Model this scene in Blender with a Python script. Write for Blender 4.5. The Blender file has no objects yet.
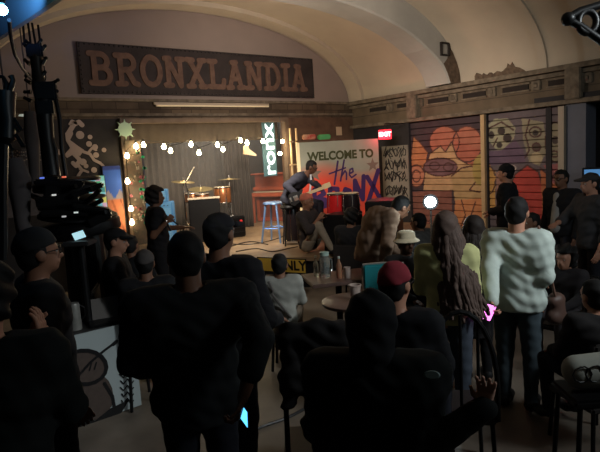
import bpy, bmesh, math, random
import numpy as np
from math import sin, cos, pi, radians, sqrt, atan2
from mathutils import Vector, Matrix
random.seed(7)
SC = bpy.context.scene
COL = SC.collection

# ------------------------------------------------------------------ camera
F = 543.0; PSI = radians(36.4); TH = radians(7.2); RO = radians(-3.44); H = 2.07
RC = Matrix.Rotation(-PSI, 3, 'Z') @ Matrix.Rotation(pi/2 - TH, 3, 'X') @ Matrix.Rotation(RO, 3, 'Z')
cd = bpy.data.cameras.new('camera'); cam = bpy.data.objects.new('camera', cd); COL.objects.link(cam)
cam.matrix_world = Matrix.Translation((0, 0, H)) @ RC.to_4x4()
cd.sensor_width = 36; cd.sensor_fit = 'HORIZONTAL'; cd.lens = F/600*36; cd.clip_start = .05
SC.camera = cam

# ------------------------------------------------------------------ world, lights, exposure
W = bpy.data.worlds.new('night'); SC.world = W; W.use_nodes = True
W.node_tree.nodes['Background'].inputs[0].default_value = (.5, .55, .6, 1)
W.node_tree.nodes['Background'].inputs[1].default_value = .0
SC.view_settings.view_transform = 'Standard'; SC.view_settings.look = 'None'
SC.view_settings.gamma = 1; SC.view_settings.use_curve_mapping = False
SC.view_settings.exposure = 0.0

def lamp(name, kind, loc, energy, col, size=.1, target=None, spot=None, blend=.5, sy=None):
    l = bpy.data.lights.new(name, kind); l.energy = energy; l.color = col
    if kind == 'AREA':
        l.size = size
        if sy: l.shape = 'RECTANGLE'; l.size_y = sy
    else: l.shadow_soft_size = size
    if kind == 'SPOT': l.spot_size = radians(spot); l.spot_blend = blend
    o = bpy.data.objects.new(name, l); COL.objects.link(o); o.location = loc
    if target is not None:
        o.rotation_euler = (Vector(target) - Vector(loc)).to_track_quat('-Z', 'Y').to_euler()
    return o

# unseen fill lamps added for vault, walls, crowd and stage, then the blue spot
lamp('vault_uplight', 'SPOT', (3.6, 4.6, 3.3), 640, (1, .85, .70), .3, (8.2, 9.0, 4.0), 95, 1)  # unseen warm fill added to brighten the far vault
lamp('vault_uplight_near', 'SPOT', (4.5, 1.5, 3.3), 12, (1, .97, .90), .3, (8.6, 5.2, 4.2), 120, 1)  # weak unseen fill added for the nearer vault
lamp('tympanum_wash', 'SPOT', (4.6, 5.6, 3.2), 190, (1, .86, .80), .3, (4.5, 9.9, 4.2), 92, 1)  # added fill for the lunette wall, from no visible fitting
lamp('shutter_wash', 'SPOT', (4.6, 6.0, 3.2), 260, (1, .86, .76), .2, (9.06, 6.4, 1.7), 78, .9)  # unseen spot added to bring up the sprayed shutters
lamp('house_light', 'AREA', (4.6, -1.6, 3.7), 55, (.84, .95, 1), 1.2, (4.6, 4.2, .8))  # cool fill added behind the camera for the crowd
lamp('crowd_light', 'SPOT', (4.4, -1.0, 3.7), 480, (.90, .98, 1), .3, (3.05, 3.0, 1.3), 44, 1)  # unseen spot added to brighten the white shirt and yellow-green top
lamp('stage_wash', 'SPOT', (4.6, 7.0, 2.75), 470, (1, .90, .76), .15, (5.9, 10.4, .3), 84, .9)  # added spot brightening the stage floor and band
lamp('stage_ceiling_light', 'AREA', (6.2, 11.0, 3.08), 60, (1, .88, .72), 2.4, (6.2, 11.0, 0), sy=1.4)  # unseen overhead fill added to lift the stage floor and fog
lamp('front_wash', 'SPOT', (3.2, 4.4, 3.3), 130, (1, .92, .82), .15, (5.0, 6.9, .4), 44, .9)  # added spot for the yellow sign, bottle table and seated man
lamp('table_light', 'SPOT', (1.5, 1.4, 3.5), 110, (.9, .97, 1), .1, (.75, 4.2, .4), 24, .9)  # unseen narrow spot added to brighten the poster board
lamp('board_wash', 'SPOT', (5.2, 6.0, 3.2), 135, (1, .88, .80), .15, (7.6, 8.7, 1.6), 42, .8)  # added spot brightening the welcome board
lamp('blue_stage_spot', 'SPOT', (3.7, 9.4, 2.7), 200, (.35, .6, 1), .04, (5.65, 8.45, 1.0), 14, .5)

# ------------------------------------------------------------------ picture helpers (point on a plane or at a depth)
def ray(px, py): return RC @ Vector(((px-300)/F, -(py-226)/F, -1.0))
O_ = Vector((0, 0, H))
def at(px, py, d): return O_ + ray(px, py)*d
def onz(px, py, z=0): r = ray(px, py); return O_ + r*((z-H)/r.z)
def onx(px, py, x): r = ray(px, py); return O_ + r*(x/r.x)
def ony(px, py, y): r = ray(px, py); return O_ + r*(y/r.y)

# ------------------------------------------------------------------ materials
def s2l(c): return tuple(((v/255)/12.92 if v/255 <= .04045 else ((v/255+.055)/1.055)**2.4) for v in c)
MATS = {}
def mat(name, rgb, rough=.7, metal=0, noise=.0, scale=8, emit=None, es=0, attr=None, bump=0, rgb2=None, spec=.3, alpha=1, trans=0, brick=None):
    if name in MATS: return MATS[name]
    m = bpy.data.materials.new(name); m.use_nodes = True; nt = m.node_tree; b = nt.nodes['Principled BSDF']
    c = s2l(rgb); b.inputs['Roughness'].default_value = rough; b.inputs['Metallic'].default_value = metal
    b.inputs['Specular IOR Level'].default_value = spec
    b.inputs['Base Color'].default_value = (*c, 1)
    if trans: b.inputs['Transmission Weight'].default_value = trans
    if alpha < 1: b.inputs['Alpha'].default_value = alpha
    src = None
    if attr:
        a = nt.nodes.new('ShaderNodeVertexColor'); a.layer_name = attr; src = a.outputs[0]
    if brick:
        tc = nt.nodes.new('ShaderNodeTexCoord'); mp = nt.nodes.new('ShaderNodeMapping'); br = nt.nodes.new('ShaderNodeTexBrick')
        nt.links.new(tc.outputs['Object'], mp.inputs[0]); nt.links.new(mp.outputs[0], br.inputs[0])
        mp.inputs['Rotation'].default_value = brick
        c2 = s2l(rgb2 or rgb)
        br.inputs['Color1'].default_value = (*c, 1); br.inputs['Color2'].default_value = (*c2, 1)
        br.inputs['Mortar'].default_value = (c[0]*.45, c[1]*.45, c[2]*.45, 1)
        br.inputs['Scale'].default_value = 1; br.inputs['Brick Width'].default_value = .42; br.inputs['Row Height'].default_value = .13
        br.inputs['Mortar Size'].default_value = .008
        src = br.outputs[0]
    if noise or rgb2 and not brick:
        tc = nt.nodes.new('ShaderNodeTexCoord'); n = nt.nodes.new('ShaderNodeTexNoise'); n.inputs['Scale'].default_value = scale
        n.inputs['Detail'].default_value = 5; nt.links.new(tc.outputs['Object'], n.inputs['Vector'])
        rm = nt.nodes.new('ShaderNodeValToRGB'); nt.links.new(n.outputs[0], rm.inputs[0])
        e = rm.color_ramp.elements; e[0].position = .32; e[1].position = .68
        if src is None:
            c2 = s2l(rgb2) if rgb2 else tuple(v*(1-noise) for v in c)
            e[0].color = (*c2, 1); e[1].color = (*c, 1)
            nt.links.new(rm.outputs[0], b.inputs['Base Color'])
        else:
            k = 1-noise; e[0].color = (k, k, k, 1); e[1].color = (1, 1, 1, 1)
            mx = nt.nodes.new('ShaderNodeMix'); mx.data_type = 'RGBA'; mx.blend_type = 'MULTIPLY'; mx.inputs[0].default_value = 1
            nt.links.new(src, mx.inputs[6]); nt.links.new(rm.outputs[0], mx.inputs[7]); nt.links.new(mx.outputs[2], b.inputs['Base Color'])
        if bump:
            bp = nt.nodes.new('ShaderNodeBump'); bp.inputs['Strength'].default_value = bump; bp.inputs['Distance'].default_value = .02
            nt.links.new(n.outputs[0], bp.inputs['Height']); nt.links.new(bp.outputs[0], b.inputs['Normal'])
    elif src is not None: nt.links.new(src, b.inputs['Base Color'])
    if emit:
        b.inputs['Emission Color'].default_value = (*s2l(emit), 1); b.inputs['Emission Strength'].default_value = es
        if attr: nt.links.new(src, b.inputs['Emission Color'])
    MATS[name] = m; return m

black = mat('black_cloth', (20, 19, 21), .9, noise=.3, scale=30)
chrome = mat('chrome', (190, 185, 178), .25, 1)
darkmetal = mat('dark_metal', (28, 27, 28), .45, .6)
blackpaint = mat('black_paint', (22, 21, 22), .4)

# ------------------------------------------------------------------ mesh helpers
def link(name, verts, faces, m=None, parent=None, smooth=False, loc=None):
    me = bpy.data.meshes.new(name); me.from_pydata(verts, [], faces); me.update()
    if smooth: me.polygons.foreach_set('use_smooth', [True]*len(me.polygons))
    if m: me.materials.append(m)
    o = bpy.data.objects.new(name, me); COL.objects.link(o)
    if parent: o.parent = parent
    if loc is not None: o.location = loc
    return o
class MB:
    def __init__(s): s.v = []; s.f = []
    def add(s, vs, fs):
        n = len(s.v); s.v += [tuple(v) for v in vs]; s.f += [tuple(i+n for i in f) for f in fs]; return s
    def box(s, c, size, rot=None, bev=0.0):
        x, y, z = [q/2 for q in size]; c = Vector(c)
        M = rot or Matrix.Identity(3)
        if bev:
            bm = bmesh.new(); bmesh.ops.create_cube(bm, size=1)
            for v in bm.verts: v.co = Vector((v.co.x*size[0], v.co.y*size[1], v.co.z*size[2]))
            bmesh.ops.bevel(bm, geom=list(bm.edges), offset=bev, segments=2, affect='EDGES')
            bm.verts.index_update()
            vs = [c + M @ v.co for v in bm.verts]; fs = [[v.index for v in f.verts] for f in bm.faces]; bm.free()
            return s.add(vs, fs)
        vs = [c + M @ Vector((a*x, b*y, d*z)) for a in (-1, 1) for b in (-1, 1) for d in (-1, 1)]
        return s.add(vs, [(0,1,3,2),(4,6,7,5),(0,4,5,1),(2,3,7,6),(0,2,6,4),(1,5,7,3)])
    def tube(s, pts, r, n=8, caps=True):
        pts = [Vector(p) for p in pts]; rs = r if isinstance(r, (list, tuple)) else [r]*len(pts)
        vs = []; up = None
        for i, p in enumerate(pts):
            t = (pts[min(i+1, len(pts)-1)] - pts[max(i-1, 0)]).normalized()
            if up is None: up = Vector((0, 0, 1)) if abs(t.z) < .9 else Vector((1, 0, 0))
            a = t.cross(up)
            if a.length < 1e-5: a = t.cross(Vector((0, 1, .1)))
            a.normalize(); b = a.cross(t).normalized(); up = b
            for k in range(n): vs.append(p + (a*cos(2*pi*k/n) + b*sin(2*pi*k/n))*rs[i])
        fs = [(i*n+k, i*n+(k+1) % n, (i+1)*n+(k+1) % n, (i+1)*n+k) for i in range(len(pts)-1) for k in range(n)]
        if caps: fs += [tuple(range(n))[::-1], tuple((len(pts)-1)*n+k for k in range(n))]
        return s.add(vs, fs)
    def lathe(s, prof, c=(0,0,0), n=24, M=None):
        c = Vector(c); M = M or Matrix.Identity(3); vs = []
        for r, z in prof:
            for k in range(n): vs.append(c + M @ Vector((max(r, 1e-4)*cos(2*pi*k/n), max(r, 1e-4)*sin(2*pi*k/n), z)))
        fs = [(i*n+k, i*n+(k+1) % n, (i+1)*n+(k+1) % n, (i+1)*n+k) for i in range(len(prof)-1) for k in range(n)]
        fs += [tuple(range(n))[::-1], tuple((len(prof)-1)*n+k for k in range(n))]
        return s.add(vs, fs)
    def sph(s, c, r, n=12, sc=(1,1,1)):
        return s.lathe([(r*sin(pi*i/n)*1.0, -r*cos(pi*i/n)) for i in range(n+1)], c, n*2, Matrix.Diagonal(sc))
    def prism(s, poly, z0, z1, M=None, c=(0,0,0)):
        n = len(poly); c = Vector(c); M = M or Matrix.Identity(3)
        a = sum(poly[i][0]*poly[(i+1) % n][1]-poly[(i+1) % n][0]*poly[i][1] for i in range(n))
        if a < 0: poly = poly[::-1]
        vs = [c + M @ Vector((x, y, z)) for z in (z0, z1) for x, y in poly]
        return s.add(vs, [tuple(range(n))[::-1], tuple(range(n, 2*n))] + [(i, (i+1) % n, n+(i+1) % n, n+i) for i in range(n)])
    def build(s, name, m, parent=None, smooth=False, loc=None):
        o = link(name, s.v, s.f, m, parent, smooth, loc)
        if smooth:
            md = o.modifiers.new('n', 'EDGE_SPLIT'); md.split_angle = radians(40)
        return o
def empty(name, loc=(0,0,0), rz=0, label=None, cat=None, group=None):
    o = bpy.data.objects.new(name, None); COL.objects.link(o); o.location = loc; o.rotation_euler = (0, 0, rz); o.empty_display_size = .1
    tag(o, label, cat, group); return o
def tag(o, label=None, cat=None, group=None, kind=None):
    if label: o['label'] = label
    if cat: o['category'] = cat
    if group: o['group'] = group
    if kind: o['kind'] = kind
    return o
def struct(o): o['kind'] = 'structure'; return o
def text_mesh(name, txt, size, m, parent, M, depth=.01, bold=0.0, sx=1, shear=0):
    cu = bpy.data.curves.new('t', 'FONT'); cu.body = txt; cu.size = size; cu.extrude = depth/2; cu.offset = bold; cu.align_x = 'CENTER'; cu.align_y = 'CENTER'; cu.shear = shear
    to = bpy.data.objects.new('t', cu); COL.objects.link(to)
    bpy.context.view_layer.update()
    me = bpy.data.meshes.new_from_object(to.evaluated_get(bpy.context.evaluated_depsgraph_get()))
    bpy.data.objects.remove(to)
    me.transform(M @ Matrix.Diagonal((sx, 1, 1, 1))); me.name = name; me.materials.clear(); me.materials.append(m)
    o = bpy.data.objects.new(name, me); COL.objects.link(o)
    if parent: o.parent = parent
    return o
def stroke(mb, pts, w, d0, d1, M, c):
    """a painted or sawn stroke: rounded segments in the local xy plane of frame M"""
    for i in range(len(pts)-1):
        a = Vector((*pts[i], 0)); b = Vector((*pts[i+1], 0)); t = (b-a).normalized(); n = Vector((-t.y, t.x, 0))*w/2
        q = []
        for k in range(7): th = pi/2 + pi*k/6; q.append(a + (t*cos(th)+n.normalized()*sin(th))*w/2)
        for k in range(7): th = -pi/2 + pi*k/6; q.append(b + (t*cos(th)+n.normalized()*sin(th))*w/2)
        mb.prism([(p.x, p.y) for p in q], d0, d1+i*.00007, M, c)
def in_poly(x, y, poly):
    n = len(poly); r = False; j = n-1
    for i in range(n):
        xi, yi = poly[i]; xj, yj = poly[j]
        if (yi > y) != (yj > y) and x < (xj-xi)*(y-yi)/(yj-yi)+xi: r = not r
        j = i
    return r
def painted_grid(name, fn_pos, fn_col, nu, nv, m, parent=None):
    vs = [tuple(fn_pos(i/nu, j/nv)) for j in range(nv+1) for i in range(nu+1)]
    fs = [(j*(nu+1)+i, j*(nu+1)+i+1, (j+1)*(nu+1)+i+1, (j+1)*(nu+1)+i) for j in range(nv) for i in range(nu)]
    o = link(name, vs, fs, m, parent)
    ca = o.data.color_attributes.new('paint', 'FLOAT_COLOR', 'POINT')
    buf = []
    for j in range(nv+1):
        for i in range(nu+1): buf += [*s2l(fn_col(i/nu, j/nv, vs[j*(nu+1)+i])), 1]
    ca.data.foreach_set('color', buf); return o

# ================================================================== SETTING
XR, YB = 9.06, 9.89; XC, A, ZS, HB = 5.08, 3.98, 3.30, 1.76
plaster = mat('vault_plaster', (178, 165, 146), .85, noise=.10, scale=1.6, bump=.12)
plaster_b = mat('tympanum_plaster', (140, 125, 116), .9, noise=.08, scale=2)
concrete = mat('concrete_floor', (118, 106, 94), .55, rgb2=(92, 82, 72), scale=2.2, spec=.4)
darkwall = mat('dark_painted_wall', (46, 43, 44), .8, noise=.3, scale=3)
brownwall = mat('brown_board_wall', (98, 76, 60), .8, noise=.35, scale=5)
stonework = mat('cornice_stone', (118, 106, 90), .9, noise=.5, scale=9, bump=.5)
brickm = mat('cornice_brick_side', (112, 98, 80), .9, rgb2=(86, 74, 60), brick=(radians(90), 0, radians(90)), noise=.35, scale=3)
brickb = mat('cornice_brick_back', (104, 88, 70), .9, rgb2=(78, 66, 54), brick=(radians(90), 0, 0), noise=.4, scale=3)
recess = mat('dark_recess', (40, 34, 30), .9)

struct(MB().box((4, 3, -.05), (18, 22, .1)).build('floor', concrete))
def ell(t, a=A, b=HB): return (XC + a*cos(t), ZS + b*sin(t))
def vault():
    ys = [-6 + i*.5 for i in range(26)] + [6.6, 7.1, 7.6, 8.1, 8.6, 9.1, 9.6, YB+.1]
    N = 64; vs = []; fs = []
    for y in ys:
        for k in range(N+1):
            x, z = ell(pi*k/N); vs.append((x, y, z))
    for i in range(len(ys)-1):
        for k in range(N):
            x0, z0 = ell(pi*(k+.5)/N)
            if z0 < 3.62 and x0 < 3: continue
            a = i*(N+1)+k; fs.append((a, a+1, a+N+2, a+N+1))
    return link('ceiling', vs, fs, plaster, smooth=True)
struct(vault())
def rib(name, y0, y1, drop, m):
    """a transverse rib hanging below the shell: soffit, near face, far face"""
    mb = MB(); N = 64; vs = []; fs = []
    te = pi if y0 > 9 else 2.0
    for k in range(N+1):
        t = te*k/N
        for (y, dr) in ((y0, -.02), (y0, drop), (y1, drop), (y1, -.02)):
            x, z = ell(t, A-dr, HB-dr); vs.append((x, y, max(z, ZS)))
    for k in range(N):
        for j in range(3): a = k*4+j; fs.append((a, a+1, a+5, a+4))
    return struct(link(name, vs, fs, m, smooth=False))
rib('trim_1', 9.45, 9.9, .09, plaster)
def big_rib(y0, y1):
    N = 72; vs = []; fs = []
    for k in range(N+1):
        t = 2.0*k/N; dr = .34+.18*min(1, min(t, pi-t)/.5)
        for (y, d_) in ((y0, -.02), (y0, dr-.03), (y0+.03, dr), (y1-.03, dr), (y1, dr-.03), (y1, -.02)):
            x, z = ell(t, A-d_, HB-d_); vs.append((x, y, max(z, ZS)))
    for k in range(N):
        for j in range(5): a = k*6+j; fs.append((a, a+1, a+7, a+6))
    return struct(link('trim_3', vs, fs, mat('rib_plaster', (160, 156, 148), .85, noise=.15, scale=2)))
big_rib(6.75, 7.35)
rib('trim_4', 4.98, 5.12, .05, plaster); rib('trim_5', 3.9, 4.32, .12, plaster)
# side aisle ceiling on the left and the strip above the arcade
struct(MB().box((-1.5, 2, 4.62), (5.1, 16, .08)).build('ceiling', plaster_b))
M_l = Matrix(((0, 0, 1), (1, 0, 0), (0, 1, 0)))
LWALL = [(-6, 3.2)] + [(q.y, q.z) for q in (onx(a_, b_, .92) for a_, b_ in ((70, -10), (55, 0), (30, 17), (15, 27), (0, 37), (-12, 45)))] + [(9.9, 3.62), (9.9, 4.7), (-6, 4.7)]
struct(MB().prism(LWALL, .92, .96, M_l).build('wall_left', plaster))
# back wall with the stage opening and the lunette above it
def backwall():
    mb = MB(); y = YB+.1
    def b(x0, x1, z0, z1, m, nm): struct(MB().box(((x0+x1)/2, YB+.1, (z0+z1)/2), (x1-x0, .2, z1-z0)).build(nm, m))
    b(-4, 3.37, 0, 2.95, darkwall, 'wall_back'); b(7.05, XR+.2, 0, 2.95, brownwall, 'wall_back'); b(-4, XR+.2, 2.95, ZS, brickb, 'wall_back')
    poly = [ell(pi*k/48, A+.15, HB+.15) for k in range(49)]
    M = Matrix(((1,0,0),(0,0,1),(0,1,0)))
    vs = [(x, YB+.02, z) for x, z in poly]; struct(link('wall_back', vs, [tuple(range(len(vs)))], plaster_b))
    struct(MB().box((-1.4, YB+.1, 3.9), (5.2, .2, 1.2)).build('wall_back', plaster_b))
backwall()
struct(MB().box((2.5, YB-.02, ZS-.02), (13.1, .14, .05)).build('trim_6', stonework))
struct(MB().box((2.5, YB-.0, 3.02), (13.1, .08, .05)).build('trim_7', stonework))
# right wall: piers and walling round the two roll-up shutters
def rw(y0, y1, z0, z1, m, th=.3, nm='wall_right'): return struct(MB().box((XR+th/2, (y0+y1)/2, (z0+z1)/2), (th, y1-y0, z1-z0)).build(nm, m))
rw(8.12, YB+.2, 0, 2.67, darkwall); rw(4.35, YB+.2, 2.67, ZS, brickm); rw(-6, 4.35, 2.67, ZS, brickm)
rw(4.35, 4.68, 0, 2.67, mat('bluegrey_post_paint', (92, 94, 104), .6, noise=.15, scale=3), .34)
rw(-6, 2.2, 0, 2.67, darkwall)
struct(MB().box((XR-.03, 4.72, 1.33), (.10, .10, 2.64)).build('trim_8', mat('pale_post_paint', (150, 138, 120), .6)))
struct(MB().box((XR-.02, 6.24, 1.33), (.09, .08, 2.66)).build('trim_9', mat('tan_wood_post', (178, 150, 110), .7, noise=.2)))
# cornice on the right wall
struct(MB().box((XR-.06, 2, ZS-.04), (.22, 15.9, .08)).build('trim_10', stonework))
struct(MB().box((XR-.03, 2, ZS-.13), (.12, 15.9, .06)).build('trim_11', stonework))
struct(MB().box((XR-.04, 2, 2.71), (.12, 15.9, .07)).build('trim_12', stonework))
fr = MB(); ins = MB(); ros = MB()
y = 9.3; i = 0
while y > 0:
    ins.box((XR-.008, y-.28, 3.05), (.03, .50, .085)); fr.box((XR-.014, y-.28, 3.11), (.04, .56, .025)); fr.box((XR-.014, y-.28, 2.99), (.04, .56, .025))
    ros.box((XR-.02, y-.68, 3.05), (.07, .16, .16), bev=.012); ros.box((XR-.05, y-.68, 3.05), (.03, .08, .08), bev=.01)
    y -= .86
struct(ins.build('trim_13', recess)); struct(fr.build('trim_14', stonework)); struct(ros.build('trim_15', stonework))
for yy in (4.5, 7.9):
    struct(MB().box((XR-.08, yy, 3.0), (.16, .26, .52), bev=.015).build('trim_16', stonework))
# bare brick where the plaster has come away, and the small framed vent above the cornice
pm = MB()
def vpt(t, y, off): x, z = ell(t, A-off, HB-off); return (x, y, z)
def vpatch(name, ring, m, off=.012):
    """ring of (t, y) on the shell"""
    n = len(ring); vs = [vpt(t, yy, off) for t, yy in ring] + [vpt(t, yy, -.02) for t, yy in ring]
    fs = [tuple(range(n)), tuple(range(n, 2*n))[::-1]] + [(k, (k+1) % n, n+(k+1) % n, n+k) for k in range(n)]
    return struct(link(name, vs, fs, m))
bare = mat('bare_brick', (108, 90, 74), .95, rgb2=(80, 66, 54), scale=14, bump=.5)
random.seed(3)
ring = [(.001, 6.42), (.055, 6.42), (.085, 6.37), (.07, 6.3)] + [(.052+.012*sin(k*1.7)+.010*random.random(), 6.26-.04*k) for k in range(13)] + [(.085, 5.74), (.12, 5.71), (.095, 5.67), (.125, 5.62), (.075, 5.58), (.06, 5.5), (.03, 5.42), (.001, 5.36)]
vpatch('trim_17', ring, bare)
fc = [ell(t, A-.01, HB-.01) for t in (.0, .08, .16, .24, .32, .38)] + [ell(t, A-d_, HB-d_) for t, d_ in ((.36, .1), (.30, .22), (.26, .38), (.14, .36), (.0, .30))]
struct(MB().prism([(x, z) for x, z in fc], 0, .012, M_b0 := Matrix(((1, 0, 0), (0, 0, -1), (0, 1, 0))), (0, 6.75, 0)).build('trim_18', bare))
fv = MB(); x_, z_ = ell(.40, A-.17, HB-.17)
for dx, dz, w_, h_ in ((0, .11, .24, .03), (0, -.11, .24, .03), (-.11, 0, .03, .24), (.11, 0, .03, .24)): fv.box((x_+dx, 6.73, z_+dz), (w_, .04, h_))
struct(fv.build('trim_19', recess))
# dark room past the blue-grey post
struct(MB().box((12.5, 3.3, 1.4), (.1, 5, 2.8)).build('wall_right', darkwall)); struct(MB().box((10.8, 5.0, 1.4), (3.4, .1, 2.8)).build('wall_right', darkwall))
struct(MB().box((10.8, 3.2, 2.78), (3.6, 4, .1)).build('ceiling', darkwall))
# outer shell behind and beside the camera
struct(MB().box((-4.05, 2, 2.2), (.1, 16.2, 4.6)).build('wall_left', darkwall)); struct(MB().box((2.5, -6.05, 2.6), (13.2, .1, 5.3)).build('wall_front', darkwall))
# stage recess
struct(MB().box((6.2, 13.5, 1.6), (7.2, .1, 3.2)).build('wall_stage', brownwall)); struct(MB().box((3.0, 11.8, 1.6), (.1, 3.4, 3.2)).build('wall_stage', darkwall))
struct(MB().box((9.7, 11.8, 1.6), (.1, 3.4, 3.2)).build('wall_stage', brownwall)); struct(MB().box((6.2, 11.8, 3.16), (7.2, 3.4, .1)).build('ceiling', darkwall))

# ---- shutters with spray paint
def shutter(nm, y0, y1, shapes, base, z1=2.66):
    D = 0.133
    def pos(u, v):
        yy = y1-(y1-y0)*u; z = z1*v; ph = (z % D)/D
        return (XR+.10 - .040*min(1, 3.2*sqrt(max(0, sin(pi*ph))*.35)), yy, z)
    conv = []
    for kind, pts, c in shapes:
        conv.append((kind, [(p.y, p.z) for p in (onx(a, b, XR+.08) for a, b in pts)], c))
    def col(u, v, p):
        c = base
        for kind, pl, cc in conv:
            if kind == 'p' and in_poly(p[1], p[2], pl): c = cc
            if kind == 'l':
                for (a, b), (a2, b2) in zip(pl, pl[1:]):
                    dx, dz = a2-a, b2-b; L = dx*dx+dz*dz+1e-9; t = max(0, min(1, ((p[1]-a)*dx+(p[2]-b)*dz)/L))
                    if (p[1]-a-dx*t)**2+(p[2]-b-dz*t)**2 < .015**2: c = cc; break
        return c
    o = painted_grid(nm, pos, col, int((y1-y0)/.014), 240, mat('shutter_paint', (120, 100, 90), .7, attr='paint', noise=.25, scale=6))
    return struct(o)
def circ(cx, cy, rx, ry, n=18, a0=0): return [(cx+rx*cos(2*pi*k/n+a0), cy+ry*sin(2*pi*k/n+a0)) for k in range(n)]
def zl(pts): return ('l', pts, (78, 50, 46))
SAL, TAN, YEL, PUR, CRM, RED, MAU = (170, 106, 84), (182, 148, 108), (174, 144, 100), (116, 86, 88), (152, 146, 120), (172, 66, 56), (100, 88, 90)
s1 = [('p', [(410,172),(411,158),(414,136),(421,143),(428,152),(426,165),(420,172)], (178, 118, 80)), zl([(411,160),(414,136),(421,143),(428,152)]),
 ('p', circ(445,142,15,16), SAL), ('p', circ(468,144,15,18), SAL), ('p', [(455,140),(482,150),(480,172),(460,170)], (168, 98, 78)), zl(circ(445,142,15,16)+[(460,142)]), zl(circ(468,144,15,18)),
 ('p', [(427,163),(431,153),(441,146),(446,152),(452,142),(458,158),(468,164),(478,170),(476,190),(424,190)], TAN), zl([(427,163),(431,153),(441,146),(446,152),(452,142),(458,158),(468,164)]),
 ('p', circ(441,167,17,9), PUR), zl(circ(441,167,17,9)), zl(circ(435,166,5,4)), zl(circ(449,167,5,4)),
 ('p', [(452,176),(470,164),(484,172),(486,205),(456,204)], YEL), zl([(452,176),(462,168),(472,166),(482,172)]), zl([(476,182),(470,190),(480,192)]),
 ('p', circ(417,176,8,11), (176, 118, 92)), zl(circ(417,176,8,11)), zl(circ(417,176,4,6)),
 ('p', [(408,192),(452,190),(455,260),(404,262)], (128, 84, 72)), ('p', circ(482,170,9,16), (160, 140, 80)),
 ('p', [(456,200),(486,198),(488,270),(450,270)], (190, 128, 84)), zl([(462,200),(466,215),(460,230)]), zl([(476,202),(470,220),(480,240)])]
shutter('door_1', 6.28, 8.12, s1, (66, 54, 58))
s2 = [('p', [(486,128),(495,119),(508,118),(516,128),(515,138),(500,153),(490,142)], CRM), zl([(488,138),(490,128),(502,122),(514,130)]),
 ('p', circ(502,131,4,4), (60,50,46)), ('p', circ(508,138,4.5,4.5), (60,50,46)), ('p', circ(492,135,3,4), (60,50,46)), ('p', circ(500,145,3,3), (60,50,46)), zl([(494,146),(498,138)]),
 ('p', [(522,118),(544,122),(548,150),(540,166),(530,162),(524,142)], (138, 128, 104)), ('p', circ(556,142,10,20), (138, 128, 104)), zl(circ(556,142,10,20)), zl(circ(536,132,6,5)), ('p', circ(536,133,3,3), (60,50,46)), ('p', circ(537,147,4,4), (84,70,60)), zl(circ(537,147,4,4)),
 ('p', circ(556,140,4,4), (70,58,52)), zl(circ(555,154,4,3)), zl([(530,120),(526,135),(530,150),(524,160)]),
 ('p', [(486,152),(502,150),(516,140),(524,150),(526,162),(486,166)], (100, 80, 96)), ('p', circ(537,158,6,6,), (176, 158, 124)),
 ('p', [(484,168),(490,164),(496,172),(496,210),(484,215)], (190, 142, 78)), zl(circ(489,180,7,14)),
 ('p', [(511,185),(516,174),(528,165),(539,172),(544,190),(543,225),(536,262),(512,262),(505,215)], RED), zl([(511,185),(516,174),(528,165),(539,172),(544,190),(543,225)]),
 ('p', [(541,168),(552,176),(556,186),(564,186),(568,240),(544,240)], (176, 104, 66)), ('p', [(544,165),(566,163),(566,180),(554,184)], (150, 92, 92)), zl([(541,168),(552,178),(560,168)]), zl([(548,184),(550,205)]),
 ('p', circ(512,168,5,3), (188,176,164)), zl(circ(512,168,3,2)), ('p', [(497,172),(512,172),(508,210),(497,205)], (150, 110, 96))]
shutter('door_2', 4.76, 6.20, s2, MAU)
struct(MB().box((XR+.16, 6.4, 1.33), (.04, 3.6, 2.66)).build('wall_right', darkwall))
rw(6.18, 6.30, 0, 2.67, darkwall)

# tall painted board with black tags on the right wall
gb = empty('graffiti_board', (XR-.03, 8.52, 1.5), 0, 'grey board covered in black graffiti tags on the wall beside the shutter', 'board')
MB().box((0, 0, 0), (.03, .78, 1.4)).build('panel', mat('grey_board', (128, 124, 112), .7, noise=.2, scale=4), gb)
tg = MB(); M_r = Matrix(((0, 0, -1), (-1, 0, 0), (0, 1, 0)))   # local x -> -y (screen right), local y -> up, z -> -x (into room)
random.seed(5)
for row, yy in enumerate((.55, .28, .02, -.3)):
    x0 = -.3
    while x0 < .3:
        f1, f2 = random.choice((1.2, 1.9, 2.6)), random.choice((1.4, 2.2)); pts = [(x0 + .06*cos(k*f1)+.012*k, yy + .13*sin(k*f2+x0*9)*random.uniform(.6, 1.1)) for k in range(8)]
        stroke(tg, pts, .022, .0155, .018, M_r, (0, 0, 0)); x0 += .13
tg.build('tag_marks', blackpaint, gb)

# exit sign
ex = onx(385, 134.5, XR-.75)
es = empty('exit_sign', ex, .75, 'lit red EXIT sign under the side cornice', 'sign')
MB().box((0, 0, 0), (.07, .27, .20), bev=.01).build('housing', mat('sign_housing', (200, 40, 50), .5, emit=(255, 30, 60), es=1.1), es)
MB().tube([(0, 0, .08), (0, 0, .22), (.42, -.38, .22)], .012, 8).build('hanger', blackpaint, es)
text_mesh('lettering', 'EXIT', .125, mat('exit_letters', (255, 225, 225), .4, emit=(255, 225, 225), es=2.5), es, Matrix.Translation((-.043, 0, 0)) @ M_r.to_4x4(), .012, .004)
el = lamp('exit_glow', 'POINT', (0, 0, 0), 9, (1, .05, .10), .06); el.parent = es; el.location = (-.16, .02, -.02)

# fluorescent tube under the name board
tb = empty('tube_light', (5.32, YB-.10, 3.20), 0, 'long unlit pale tube light below the name board', 'light fixture')
MB().box((0, .03, .02), (2.55, .05, .045)).build('housing', mat('tube_housing', (165, 150, 130), .5), tb)
MB().tube([(-1.25, -.01, -.02), (1.25, -.01, -.02)], .016).build('tube', mat('tube_glass', (215, 200, 175), .3), tb)

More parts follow.
